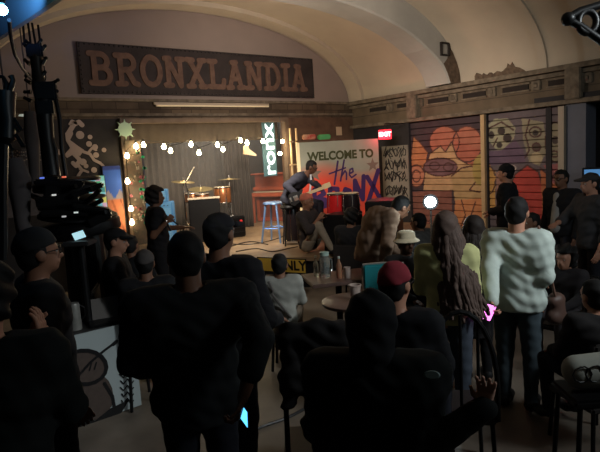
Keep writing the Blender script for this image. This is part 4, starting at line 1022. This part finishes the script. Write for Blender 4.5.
# blue LED with its curved cable
bl = at(1.5, 10, 2.9); e = empty('blue_light', bl, 0, 'bright blue spotlight bulb at the top left corner', 'light')
MB().sph((.004, 0, 0), .027, 8).build('bulb', mat('blue_led', (190, 235, 255), .3, emit=(120, 205, 255), es=60), e, True)
MB().lathe([(.02, -.03), (.035, .02), (.03, .06)], (0, 0, .062), 14).build('lamp_housing', blackpaint, e, True)
def Q(px, py, dd): return at(px, py, dd)-bl
MB().tube([(0, 0, .08), (.0, .0, .5), (.0, .0, 1.68)], .01).build('drop_rod', blackpaint, e)
o = lamp('blue_glow', 'SPOT', (0, 0, 0), 230, (.06, .30, 1), .03, (.40, 2.4, 1.6), 58, .7); o.parent = e; o.location = (.0, .04, .0)
tag(MB().tube([at(9, 20, 3.0), at(11, 38, 3.2), at(15, 55, 3.4), at(22, 68, 4.2), at(31, 79, 4.9)], .011, 8).build('curved_hose', mat('hose_blueblack', (44, 44, 62), .5), smooth=True), 'curved dark hose running from the blue light to the sculpture arm', 'hose')

# fringed banner and hanging cloths at the far left
fbp = ony(17, 163, 7.6); fbn = empty('fringed_banner', fbp, 0, 'grey banner with a row of pale beadwork along its top edge', 'banner')
MB().box((0, 0, -.25), (.62, .02, .85)).build('cloth', mat('grey_fringe_cloth', (112, 98, 92), .9, noise=.3, scale=20), fbn)
bd2 = MB(); random.seed(8)
for r_ in range(3):
    for k in range(26): bd2.sph((-.29+k*.0235, -.016, .14-r_*.055+random.uniform(-.012, .012)), .009, 4)
tag(bd2.build('beadwork', mat('pale_beads', (215, 190, 165), .4), fbn), kind='stuff')
gc = mat('grey_sheet', (92, 84, 82), .9, noise=.2, scale=5)
def strip(pts, dd, m, lab, w=.14):
    P = [at(a, b, dd) for a, b in pts]; mb = MB(); 
    mb.tube(P, [w*(1+.25*sin(i*1.7)) for i in range(len(P))], 10).tube([P[0], P[0]+Vector((0, 0, 4.58-P[0].z))], .008, 5); o = mb.build('hanging_sheet', m, smooth=True); tag(o, lab, 'cloth')
strip([(30,112),(32,135),(34,160),(35,188)], 6.5, gc, 'narrow grey cloth hanging left of the raised sculpture arm', .07)
strip([(13,160),(19,180),(21,205),(23,226),(28,236)], 5.0, mat('grey_sheet_b', (84, 78, 78), .9, noise=.2), 'pale twisted grey cloth hanging at the far left below the banner', .085)
o = tag(MB().box((0, 0, 0), (.5, .35, .03), Matrix.Rotation(.5, 3, 'Y')).build('awning_panel', gc, loc=at(30, 195, 5.3)), 'slanting grey panel between the hanging cloth and the sculpture', 'panel')

# small flying lamp glint
e = tag(MB().lathe([(.001, .02), (.05, .02), (.06, 0), (.001, -.01)], (0, 0, 0), 16).build('wall_lamp', mat('pale_glass_glow', (210, 215, 205), .4, emit=(210, 220, 205), es=.35), loc=at(23.5, 116, 7.0), smooth=True), 'small pale wall lamp shade above the fringed banner', 'lamp')

# merchandise table with a painted poster board in front
tl = onz(57, 339, .76); tr = onz(132, 321, .76); uq = tr-tl; wq = uq.length; uq.normalize(); aq = atan2(uq.y, uq.x); back_ = Vector((-uq.y, uq.x, 0))
mt = table((tl+tr)/2+back_*.3, aq, wq+.1, .55, .755, mat('dark_tabletop', (46, 44, 44), .6), 'dark table behind the painted poster board')
pb = empty('poster_board', (tl+tr)/2-back_*.02, aq, 'white board painted with a brown round bird-like figure and black scribbles', 'poster')
pb.location.z = 0
MB().box((0, 0, .385), (wq, .012, .755), Matrix.Rotation(0, 3, 'Y')).build('board', mat('white_card', (150, 158, 158), .8, noise=.06, scale=3), pb)
def pk(px, py):
    q = onz(px, py, .76); r_ = ray(px, py); n = back_; c = tl-back_*.02; t = (c-O_).dot(n)/r_.dot(n); P = O_+r_*t; return ((P-pb.location).dot(uq), P.z)
pf_ = MB(); br_ = MB(); sc_r = MB()
Mp = Matrix(((1,0,0),(0,0,-1),(0,1,0)))
br_.prism([pk(a, b) for a, b in circ(84, 367, 21, 17)], .008, .010, Mp); br_.prism([pk(a, b) for a, b in circ(93, 396, 20, 24)], .008, .0101, Mp)
br_.build('brown_body', mat('brown_paint', (74, 62, 56), .8, noise=.2, scale=20), pb)
def ps(mb, pts, w): stroke(mb, [pk(a, b) for a, b in pts], w, .010, .013, Mp, (0, 0, 0))
ps(pf_, circ(84, 367, 22, 17)+[(106, 367)], .032); ps(pf_, [(104,383),(112,396),(114,408),(108,420),(95,426),(82,426),(73,420)], .028)
pf_.prism([pk(a, b) for a, b in ((74,418),(95,420),(110,408),(129,399),(121,412),(108,422),(90,428),(76,426))], .010, .0132, Mp)
ps(pf_, [(72,382),(90,362),(104,350),(115,342)], .02); ps(pf_, [(113,344),(116,341)], .03); ps(pf_, [(89,370),(91,363)], .012); ps(pf_, [(94,369),(96,362)], .012)
pf_.build('black_outline', blackpaint, pb)
random.seed(12)
for k in range(9): y_ = 348+k*6.5; ps(sc_r, [(119+random.uniform(0, 3), y_), (123, y_+3), (127, y_-2), (131, y_+3), (133, y_)], .010)
sc_r.build('scribbled_writing', blackpaint, pb)
cn = onz(78, 331, .76); e = empty('metal_can', cn+back_*.06, 0, 'dull silver can with a handle on the table behind the poster board', 'can')
MB().lathe([(.001, 0), (.05, 0), (.052, .01), (.05, .21), (.046, .225), (.001, .225)], (0, 0, 0), 20).build('can_body', mat('dull_silver', (150, 148, 142), .4, .4, noise=.3, scale=14), e, True)
MB().tube([(.05, 0, .2), (.085, 0, .17), (.085, 0, .1), (.052, 0, .07)], .007).build('handle', darkmetal, e)
lpz = onz(112, 325, .76)+back_*.12; e = empty('laptop', lpz, aq-.2, 'grey laptop with its lid up on the table behind the poster board', 'laptop')
MB().box((0, 0, .01), (.30, .21, .018), bev=.005).build('keyboard_base', darkmetal, e); MB().box((0, .10, .10), (.30, .012, .19), Matrix.Rotation(-.2, 3, 'X'), bev=.004).build('lid', mat('grey_lid', (96, 90, 86), .5), e)
MB().sph((-.12, .08, .035), .009, 5).build('indicator_light', mat('green_led', (60, 220, 150), .4, emit=(60, 220, 150), es=3), e, True)

# scroll bracket near the camera at the top right
bk = at(590, 22, 3.0); e = empty('scroll_bracket', bk, 0, 'black iron scroll bracket hanging in the top right corner', 'bracket')
def K(px, py): return at(px, py, 3.0)-bk
MB().tube([K(568, 18), K(580, 11), K(600, 5), K(625, -3)], .022, 10).tube([K(568, 20), K(580, 26), K(600, 40), K(625, 62)], .022, 10).sph(K(568, 19), .038, 8).build('frame_bars', blackpaint, e, True)
MB().tube([K(*q) for q in circ(587, 22, 9, 11)+[(596, 22)]], .020, 10).tube([K(*q) for q in circ(608, 24, 9, 15)+[(617, 24)]], .020, 10).build('scroll', blackpaint, e, True)
MB().tube([K(625, -3), K(625, -60)], .02, 8).tube([K(625, 62), K(625, -10)], .02, 8).build('hanger', blackpaint, e, True)
# ================================================================== PEOPLE
def glow_phone(name, p, rot, col, lab, es=3.0, hh=.15):
    e = empty(name, p, 0, lab, 'phone'); M = Matrix.Rotation(rot[2], 3, 'Z') @ Matrix.Rotation(rot[0], 3, 'X') @ Matrix.Rotation(rot[1], 3, 'Y')
    MB().box((0, 0, 0), (.074, .010, hh), M, bev=.003).build('phone_body', blackpaint, e)
    MB().box(M @ Vector((0, -.006, 0)), (.066, .002, hh-.014), M).build('screen', mat('screen_%d_%d_%d' % col, col, .2, emit=col, es=es), e)
    return e
HB_ = (18, 15, 14)
# 1 man with his back to the camera, phone low in his right hand
h1 = at(184, 230, 2.6).z
W1 = at(243, 398, 2.40); l1 = loc_of(184, 230, 2.6, 0, 0, W1, h1)
J = dict(shL=(-.138, 0, .80), shR=(.138, 0, .80)); reach(J, 'R', l1, (.35, -1, -.3)); J['elL'] = (-.175, .02, .64); J['wrL'] = (-.12, .13, .56)
person(184, 230, 2.6, 0, lab='short-haired man seen from behind in a black overshirt holding a glowing phone', hair=('short', HB_), skin='brown', top='shirt', top_c=(27, 28, 29), sleeve=.55, coat=.10, J=J, wide=1.5, vox=.018, handpose={'R': dict(curl=1.1)})
glow_phone('phone', at(244.5, 414, 2.40), (.2, .45, -PSI-1.0), (90, 190, 255), 'phone with a glowing blue screen held low by the man seen from behind', 2.0, .12)
# 2 capped man right of him
person(216, 212, 3.25, 38, lab='man in a dark baseball cap and black jacket facing the stage', hair=('short', HB_), hat=('cap', (30, 28, 32)), skin='brown', top='jacket', top_c=(26, 25, 28), coat=.10, J=reach({}, 'R', (.12, .14, .60), (.6, -.8, -.6)), wide=1.2, vox=.018)
# 3 singer with microphone
hS = at(153, 187, 7.4).z; J = {}
mp3 = at(166.5, 222, 7.2); lS = loc_of(153, 187, 7.4, 80, 0, mp3, hS)
reach(J, 'R', lS, (0, -.4, -1)); J['elL'] = (-.13, .10, .66); J['wrL'] = (-.06, .22, .66)
person(153, 187, 7.4, 80, lab='singer in a black sleeveless dress with a cloud of dark curly hair holding a microphone', hair=('curly', (34, 26, 22)), skin='brown', top='dress', top_c=(30, 28, 30), sleeve=0, coat=.18, J=J, handpose={'R': dict(curl=1.2)}, bot_c=(30, 28, 30))
e = empty('microphone', at(169, 226, 7.2), 0, 'black handheld microphone held low by the singer', 'microphone')
q0 = at(166, 221, 7.2)-at(169, 226, 7.2); q1 = at(171, 231, 7.2)-at(169, 226, 7.2)
MB().tube([q0, q1], [.016, .012], 10).build('mic_body', blackpaint, e, True); MB().sph(q0, .027, 8).build('mic_head', chrome, e, True)
mst = onz(180, 262, 0); e = empty('microphone_stand', at(186, 262, 7.9), 0, 'black microphone stand in front of the drum kit', 'stand'); e.location.z = 0.0
MB().tube([(0, 0, .03), (0, 0, 1.15), (-.25, 0, 1.38)], .011).build('pole', darkmetal, e)
for k in range(3): t = k*2.09; MB().tube([(0, 0, .16), (.28*cos(t), .28*sin(t), .01)], .010, 6).build('leg', darkmetal, e)
# seated people left of the singer
def sitter(px, py, d, face, lab, **k):
    h_ = k.get('seat', .46); p_ = at(px, py, d); aa = PSI + atan2(px-300, F)*.9 + radians(face)
    if not k.pop('nochair', False):
        chair((p_.x, p_.y), aa, k.pop('clab'), seat=h_-.02, back=h_+.40, col=k.pop('ccol', (40, 36, 34)))
    else: k.pop('clab', None)
    return person(px, py, d, face, 'sit', lab, **k)
sitter(113, 233, 5.0, 95, 'person in a black cap with a face lit from the side, left of the singer', clab='dark chair under the black-capped person left of the singer', seat=.60, skin='tan', hat=('cap', (26, 25, 27)), top='jacket', top_c=(28, 27, 29), headdir=(.2, 1, -.1))
sp__ = MB(); 
sitter(144, 256, 4.7, 5, 'person in a grey knitted cap sitting just behind the man with the phone', clab='dark chair under the person in the grey knitted cap', seat=.50, hat=('beanie', (78, 72, 70)), top='jacket', top_c=(30, 29, 31), skin='brown')
sitter(130, 240, 6.2, 30, 'person with short black hair sitting in front of the singer', clab='dark chair under the short-haired person in front of the singer', seat=.50, top='jumper', top_c=(30, 30, 32), skin='brown')
glow_phone('phone', at(79, 235, 4.6), (.3, 1.3, -PSI+.2), (170, 215, 225), 'pale lit phone screen lying below the sculpture left of the capped person', 1.0, .11)
pp = at(79, 235, 4.6); table((pp.x, pp.y), -PSI, .22, .22, pp.z-.045, mat('dark_tabletop', (46, 44, 44), .6), 'tall dark side table carrying the pale lit phone')
# 5 left profile, 6 near figure at the border
person(31, 229, 2.9, 80, lab='person in profile facing right with a dark soft hat at the left edge', hair=('short', HB_), hat=('beanie', (26, 26, 27)), skin='brown', top='coat', top_c=(30, 30, 32), coat=.25, headdir=(0, 1, .06), glasses=True)
h6 = at(-26, 263, 1.9).z; J = {}; Pw = at(42, 345, 2.15); reach(J, 'R', loc_of(-26, 263, 1.9, 25, 0, Pw, h6), (.6, -.6, -1)); reach(J, 'L', loc_of(-26, 263, 1.9, 25, 0, at(33, 350, 2.2), h6), (-1, -1, -.6))
person(-26, 263, 1.9, 25, lab='dark figure at the bottom left corner raising both hands together', hair=('curly', HB_), skin='tan', top='coat', top_c=(22, 25, 24), coat=.3, J=J, handpose={'R': dict(dir=(0, .1, 1), palm=(-1, 0, 0), curl=.35), 'L': dict(dir=(.1, .2, 1), palm=(1, 0, 0), curl=.4)}, vox=.018)
# 7 small seated figure in a pale shirt with a cross-body strap
r7 = person(279, 261, 5.3, 8, 'sit', 'small seated person in a pale grey shirt with a cross-body strap before the yellow sign', hair=('short', HB_), skin='brown', top='shirt', top_c=(150, 148, 140), bot_c=(128, 112, 96), seat=.40, sleeve=.6, h=1.36, fine=True)
j = r7['j']; stp = []
A_ = np.array(j['shL']); 
for k in range(13):
    t = k/12; a_ = j['shL']*(1-t)+(j['pel']+np.array((.10, 0, .04)))*t; stp.append(Vector((a_[0]*(.65 if t < .3 else 1), -.115-.025*sin(pi*t), a_[2]+.03*(1-t))))
MB().tube(stp, .013, 6).build('bag_strap', mat('grey_strap', (86, 80, 76), .7), r7['root'])
b7 = r7['root'].location; e = empty('low_stool', (b7.x, b7.y, 0), 0, 'low dark round stool under the small person in the pale shirt', 'stool')
MB().lathe([(.001, .34), (.17, .34), (.18, .36), (.17, .385), (.001, .385)], (0, 0, 0), 20).build('seat', darkmetal, e)
for k in range(4): t = k*pi/2; MB().tube([(.12*cos(t), .12*sin(t), .34), (.16*cos(t), .16*sin(t), 0)], .014, 6).build('leg', darkmetal, e)
# 8 man sitting on the stage floor
h8 = (.83)/.50
J = {}
person(306, 203.5, 8.9, 118, 'floor', 'man sitting on the stage floor with knees up and an orange-lit knitted cap', hair=('none', HB_), hat=('beanie', (176, 100, 84)), skin='brown', top='shirt', top_c=(58, 52, 52), bot_c=(136, 124, 108), sleeve=.35, zfoot=.5, h=1.8, J=None)  # the orange light on the cap is put into its cloth colour
# 9 guitarist on a stool
pg = at(299, 163, 9.6)
hG = 1.78; J = {}
Gf = 110
lh = at(320.5, 188, 9.35); rh = at(296, 194, 9.3)
class _: pass
seatG = pg.z-.5-.50*hG
base = dict(pel=(0, -.22, .52), waist=(0, -.19, .60), chest=(0, -.10, .70), neck=(0, -.01, .77), head=(0, .06, .85), shL=(-.12, -.04, .75), shR=(.12, -.04, .75))
hG = (pg.z-.5)/.90
Lz = (0, 0, 0)
J = dict(base); J['hiL'] = (-.055, -.19, .50); J['hiR'] = (.055, -.19, .50); J['knL'] = (-.1, .10, .44); J['knR'] = (.1, .10, .44); J['anL'] = (-.1, .10, .19); J['anR'] = (.1, .08, .19)
reach(J, 'L', loc_of(306, 163, 9.6, Gf, .5, lh, hG), (-.4, 0, -1)); reach(J, 'R', loc_of(306, 163, 9.6, Gf, .5, rh, hG), (.6, -1, -.3))
g9 = person(306, 163, 9.6, Gf, 'stand', 'guitarist in a dark blue-grey jacket bent over a black electric guitar', hair=('short', HB_), skin='dark', top='jacket', top_c=(50, 50, 60), coat=.05, zfoot=.5, h=hG, J=J, wide=1.3, glasses=True, headdir=(-.15, 1, -.45), handpose={'L': dict(curl=1.1), 'R': dict(curl=.9)}, bot_c=(30, 30, 38), open_front=None)
b9 = g9['world'](Vector(tuple(np.array((0, -.22, 0))*hG))); e = empty('stool', (b9.x, b9.y, .5), 0, 'dark round stool under the guitarist', 'stool')
zs = (.52-.075)*hG
MB().lathe([(.001, zs-.06), (.17, zs-.06), (.18, zs-.03), (.16, zs), (.001, zs)], (0, 0, 0), 20).build('seat', darkmetal, e)
for k in range(4): t = k*pi/2+.3; MB().tube([(.12*cos(t), .12*sin(t), zs-.06), (.2*cos(t), .2*sin(t), 0)], .014, 6).build('leg', darkmetal, e)
gp = at(300, 196.5, 9.22); gt = empty('electric_guitar', gp, 0, 'black electric guitar with a pale neck across the guitarist', 'guitar')
gn = at(323.5, 187.5, 9.28); X_ = (gn-gp).normalized(); N9 = (Vector((0, 0, H))-gp).normalized(); N9 = (N9-X_*N9.dot(X_)).normalized(); Y_ = N9.cross(X_); Mg = Matrix((X_, Y_, N9)).transposed()
MB().prism([(q[0]*.72, q[1]*.72) for q in [(-.28, 0), (-.24, .13), (-.12, .16), (0, .11), (.08, .15), (.13, .13), (.06, .05), (.06, -.05), (.10, -.12), (.04, -.14), (-.08, -.12), (-.2, -.17), (-.26, -.11)]], -.02, .02, Mg).build('guitar_body', mat('guitar_black', (20, 18, 20), .45), gt)
MB().box(Mg @ Vector((.22, 0, .02)), (.42, .05, .022), Mg).build('neck', mat('maple', (206, 182, 140), .4), gt); MB().box(Mg @ Vector((.49, .01, .02)), (.15, .085, .015), Mg, bev=.004).build('headstock', mat('maple', (206, 182, 140), .4), gt)
MB().box(Mg @ Vector((-.08, 0, .024)), (.08, .09, .01), Mg).box(Mg @ Vector((-.17, 0, .024)), (.03, .08, .01), Mg).build('pickups', chrome, gt)
ds = [Vector(g9['world'](Vector(tuple(g9['j']['neck']+np.array(v))))) for v in ((.03, .10, .0), (.02, .10, -.09), (.01, .08, -.2), (0, .06, -.3))]
o = MB().tube([q-gp for q in ds], .016, 6).build('strap', mat('white_strap', (200, 200, 205), .6), gt)
# people in the dark in front of the stage, right of centre
sitter(351, 216, 7.6, 20, 'dark curly-haired person from behind seated at the stage edge below the black conga', clab='dark chair under the curly-haired person at the stage edge', seat=.44, hair=('curly', HB_), top='jacket', top_c=(26, 25, 27), skin='brown', h=1.62)
J = dict(pel=(0, -.03, .52), waist=(0, -.02, .60), chest=(0, .03, .69), neck=(0, .10, .755), head=(0, .19, .775), shL=(-.12, .075, .735), shR=(.13, .055, .735))
reach(J, 'L', (-.13, .22, .48), (-1, -.5, 0)); reach(J, 'R', (.15, -.02, .44), (1, -.5, 0))
hB = 1.78; tb_ = at(381, 215, 5.9)
pB = at(372, 250, 5.9)
def person_at(px, py, d, h, **k): return person(px, py, d, h=h, **k)
person_at(373, 222, 6.05, 1.86, face=66, lab='person in a beige-brown jacket bending forward beside the bottle table', hair=('short', HB_), skin='brown', top='jacket', top_c=(128, 102, 84), coat=.06, J=J, wide=1.25, headdir=(0, .8, -.6), bot_c=(58, 54, 50), vox=.018)
sitter(405, 235, 5.4, 150, 'seated person in a cream brimmed hat right of the bending person', clab='dark chair under the person in the cream hat', seat=.46, hair=('short', HB_), hat=('bucket', (206, 190, 160)), skin='dark', top='jacket', top_c=(36, 33, 32), h=1.50)
person(419, 214, 6.6, -60, lab='tall person in dark grey standing just left of the LED light', hair=('short', HB_), skin='brown', top='jacket', top_c=(70, 68, 66), coat=.12)
# 16 red beanie
sitter(394, 272, 2.9, 20, 'person in a fuzzy red knitted cap and glasses behind the big dark figure', clab='dark chair under the person in the red knitted cap', seat=.60, hair=('short', HB_), hat=('beanie', (132, 42, 52)), skin='tan', top='jacket', top_c=(30, 30, 33), glasses=True, headdir=(.25, 1, 0))
# 17 big dark figure at the front with an open hand
h17 = at(370, 297, 2.15).z; J = {}; Pw = at(484, 408, 2.0)
lw = loc_of(370, 297, 2.15, 8, 0, Pw, h17); J['shR'] = (.15, .0, .80); J['shL'] = (-.14, 0, .80); reach(J, 'R', lw, (.3, -.6, -1), l1=.20, l2=.20)
dR = loc_of(370, 297, 2.15, 8, 0, at(487, 380, 2.0), h17); dv = np.array(dR)-np.array(J['wrR'])
p17 = person(370, 297, 2.15, 8, lab='large dark-clothed figure in a black hood at the bottom centre raising an open hand', hair=('short', HB_), hat=('hood', (22, 22, 24)), skin='light', top='coat', top_c=(20, 22, 22), coat=.3, J=J, wide=1.9, vox=.018, headdir=(.05, 1, -.1),
       handpose={'R': dict(dir=tuple(dv), palm=(-.25, -1, .1), curl=.5, spread=.16, side=-1)})
sb17 = at(432, 375, 1.95); e = tag(MB().lathe([(.001, .004), (.022, .004), (.027, 0), (.001, -.004)], (0, 0, 0), 18, (Vector((0,0,H))-sb17).to_track_quat('Z','Y').to_matrix() @ Matrix.Diagonal((1.1, .6, 1))).build('sleeve_badge', mat('pale_badge', (110, 125, 122), .5), loc=sb17), 'small pale badge on the sleeve of the large dark figure', 'badge')
# jacket draped over a chair left of him
cj = at(316, 330, 2.75); e = empty('chair', (cj.x, cj.y, 0), -PSI, 'chair with a black jacket draped over its rounded back, left of the large dark figure', 'chair')
for sx in (-1, 1):
    MB().tube([(sx*.17, 0, cj.z), (sx*.19, -.03, 0)], .014).build('leg', darkmetal, e); MB().tube([(sx*.17, .38, .45), (sx*.19, .42, 0)], .014).build('leg', darkmetal, e)
MB().box((0, .2, .46), (.42, .42, .05), bev=.015).build('seat', darkmetal, e)
e2 = empty('draped_jacket', (cj.x, cj.y, cj.z), -PSI, 'black jacket hanging over the chair back with one sleeve trailing to the left', 'jacket')
jk = [('c', (-.13, 0, -.02), (.13, 0, -.02), .06, .06), ('c', (-.12, -.02, -.25), (.15, -.02, -.25), .08, .08), ('c', (-.02, -.02, -.5), (.16, -.02, -.5), .08, .09), ('c', (-.14, 0, -.02), (-.13, -.02, -.25), .05, .06), ('c', (.1, 0, -.02), (.12, -.02, -.5), .06, .08), ('c', (-.12, -.03, -.2), (-.165, -.05, -.36), .05, .035), ('c', (.0, 0, 0), (0, -.02, -.5), .06, .09)]
smesh('jacket_cloth', [surf(jk, .014, .04, wob=.006)], mat('cloth_36_33_33', (36, 33, 33), .9, noise=.2, scale=14), e2)
# 18 long-haired woman in a yellow-green top
J = dict(shL=(-.095, 0, .805), shR=(.095, 0, .805)); J['elL'] = (-.125, .03, .64); J['wrL'] = (-.08, .14, .62); J['elR'] = (.11, .03, .64); J['wrR'] = (.06, .14, .62)
person(445, 211, 3.9, 12, lab='long-haired woman in a yellow-green top standing right of the red-capped person', hair=('long', (82, 64, 56)), extra=.62, drift=.17, skin='tan', top='top', top_c=(186, 184, 130), bot_c=(60, 66, 76), J=J, wide=.8, vox=.018)
person(474, 216, 4.7, -10, lab='long-haired person in a dark coat between the yellow-green top and the white shirt', hair=('long', (44, 34, 30)), extra=.5, skin='tan', top='coat', top_c=(34, 31, 32), coat=.35, bot_c=(30, 29, 31))
q = at(454, 332, 3.4); chair((q.x, q.y), PSI+.1, 'dark metal chair with a rounded hoop back behind the woman in the yellow-green top', seat=.46, back=1.12, rounded=True)
# 19 white shirt with shoulder strap
h19 = at(516, 196, 4.1).z; J = {}
reach(J, 'L', loc_of(516, 196, 4.1, 16, 0, at(492, 303, 3.95), h19), (-1, -.6, -.3)); J['elR'] = (.140, -.01, .645); J['wrR'] = (.08, .12, .58)
J['shL'] = (-.10, 0, .80); J['shR'] = (.10, 0, .80); J['elR'] = (.125, -.02, .645)
r19 = person(516, 196, 4.1, 16, lab='person from behind in a loose white long-sleeved shirt with a brown shoulder strap', hair=('short', (22, 19, 19)), skin='tan', top='shirt', top_c=(186, 196, 188), coat=.06, bot_c=(66, 76, 82), J=J, wide=1.45, vox=.018, handpose={'L': dict(curl=1.0)})
bagp = at(556, 300, 4.1); e = empty('shoulder_bag', bagp, 0, 'brown shoulder bag hanging on a long strap beside the white-shirted person', 'bag')
smesh('bag_body', [surf([('c', (-.05, 0, -.12), (.05, 0, -.12), .05, .05), ('c', (-.05, 0, .0), (.05, 0, .0), .04, .04), ('c', (0, 0, -.12), (0, 0, 0), .07, .06)], .012, .03)], mat('brown_leather', (84, 62, 54), .5), e)
MB().tube([at(538, 226, 4.05)-bagp, at(545, 242, 4.0)-bagp, at(549, 268, 3.98)-bagp, at(555, 296, 4.05)-bagp], .011, 6).build('strap', mat('brown_strap', (104, 76, 64), .6), e)
glow_phone('phone', at(488.5, 312, 3.9), (.25, .35, -PSI-.3), (255, 130, 235), 'phone glowing pink and yellow in the hand of the white-shirted person', 2.4, .14)
# 20-22 people by the shutters
J = {}; J['elL'] = (-.16, -.01, .65); J['wrL'] = (-.05, .12, .62); J['elR'] = (.16, -.01, .65); J['wrR'] = (.05, .12, .60)
person(507, 164, 7.9, -80, lab='man in black with a black knit cap standing before the right shutter', hair=('short', HB_), hat=('beanie', (28, 27, 29)), skin='tan', top='jacket', top_c=(32, 31, 34), coat=.10, wide=1.2, J=J)
person(562, 169, 7.2, -140, lab='man in a black open jacket over a pale t-shirt leaning by the blue-grey post', hair=('short', HB_), skin='brown', top='jacket', top_c=(32, 31, 34), coat=.04, open_front=(158, 152, 146), bot_c=(52, 52, 60), wide=1.25, glasses=True)
person(592, 172, 6.2, -120, lab='man in a flat dark cap and grey top at the right edge beside the post', hair=('short', HB_), hat=('cap', (50, 48, 48)), skin='tan', top='top', top_c=(64, 62, 64), coat=.04, sleeve=.5, bot_c=(36, 36, 42), J=reach({}, 'R', (.05, .22, .66), (1, 0, -1)))
q = at(597, 178, 8.6); e = empty('neon_screen', q, 0, 'small bluish lit screen in the dark room at the right edge', 'screen')
MB().box((0, 0, 0), (.42, .05, .34), R3(-PSI-.5), bev=.01).build('housing', blackpaint, e); MB().box(R3(-PSI-.5) @ Vector((0, -.03, 0)), (.36, .01, .28), R3(-PSI-.5)).build('screen', mat('blue_screen', (90, 140, 190), .3, emit=(90, 150, 210), es=.5), e)
# 23 seated people lower right
sitter(566, 252, 5.0, -150, 'seated dark-clothed person with a pale face right of the white-shirted person', clab='dark chair under the pale-faced person at lower right', seat=.42, hair=('curly', HB_), skin='tan', top='jacket', top_c=(52, 48, 50), bot_c=(70, 64, 66))
sitter(596, 287, 3.6, -40, 'dark-clothed person seated at the right border behind the cream cushion', clab='dark chair under the person at the right border', seat=.40, hair=('short', HB_), skin='tan', top='coat', top_c=(32, 29, 29), coat=.15)
sitter(533, 256, 6.3, -120, 'dark seated person half hidden behind the white-shirted person', clab='dark chair half hidden behind the white-shirted person', seat=.44, hair=('short', HB_), skin='brown', top='jacket', top_c=(30, 29, 31), h=1.55)
cq = at(589, 368, 3.0); e = empty('cushion', cq, -PSI, 'cream cushion bag with black drawn loops at the lower right border', 'cushion')
smesh('cushion_body', [surf([('c', (-.07, 0, .0), (.14, 0, .0), .075, .085), ('c', (-.05, 0, -.04), (.14, 0, -.03), .07, .08)], .012, .05)], mat('cream_canvas', (150, 150, 140), .8, noise=.1), e)
lo_ = MB()
for k in range(3): lo_.tube([(-.08+.07*k+.05*cos(t*pi/5), -.088+.01*abs(sin(t)), .0+.045*sin(t*pi/5)) for t in range(11)], .005, 5)
lo_.build('drawn_loops', blackpaint, e)
e = empty('side_stool', (cq.x, cq.y, 0), -PSI, 'dark stool carrying the cream cushion bag', 'stool')
zq = cq.z-.115
MB().box((0.03, 0, zq-.03), (.36, .3, .05), bev=.015).build('seat', darkmetal, e)
for sx in (-1, 1):
    for sy in (-1, 1): MB().tube([(.03+sx*.14, sy*.12, zq-.04), (.03+sx*.17, sy*.14, 0)], .014).build('leg', darkmetal, e)
# ================================================================== thin fog added over the stage to lift its dark tones
hz = MB().box((6.35, 11.75, 1.79), (6.4, 3.0, 2.5)).build('stage_fog', None)
hm_ = bpy.data.materials.new('haze'); hm_.use_nodes = True; nt = hm_.node_tree; nt.nodes.remove(nt.nodes['Principled BSDF'])
vs_ = nt.nodes.new('ShaderNodeVolumeScatter'); vs_.inputs['Density'].default_value = .10; vs_.inputs['Anisotropy'].default_value = .3
nt.links.new(vs_.outputs[0], nt.nodes['Material Output'].inputs['Volume']); hz.data.materials.append(hm_)
tag(hz, 'thin fog hanging in the light behind the stage opening', 'fog', kind='stuff')
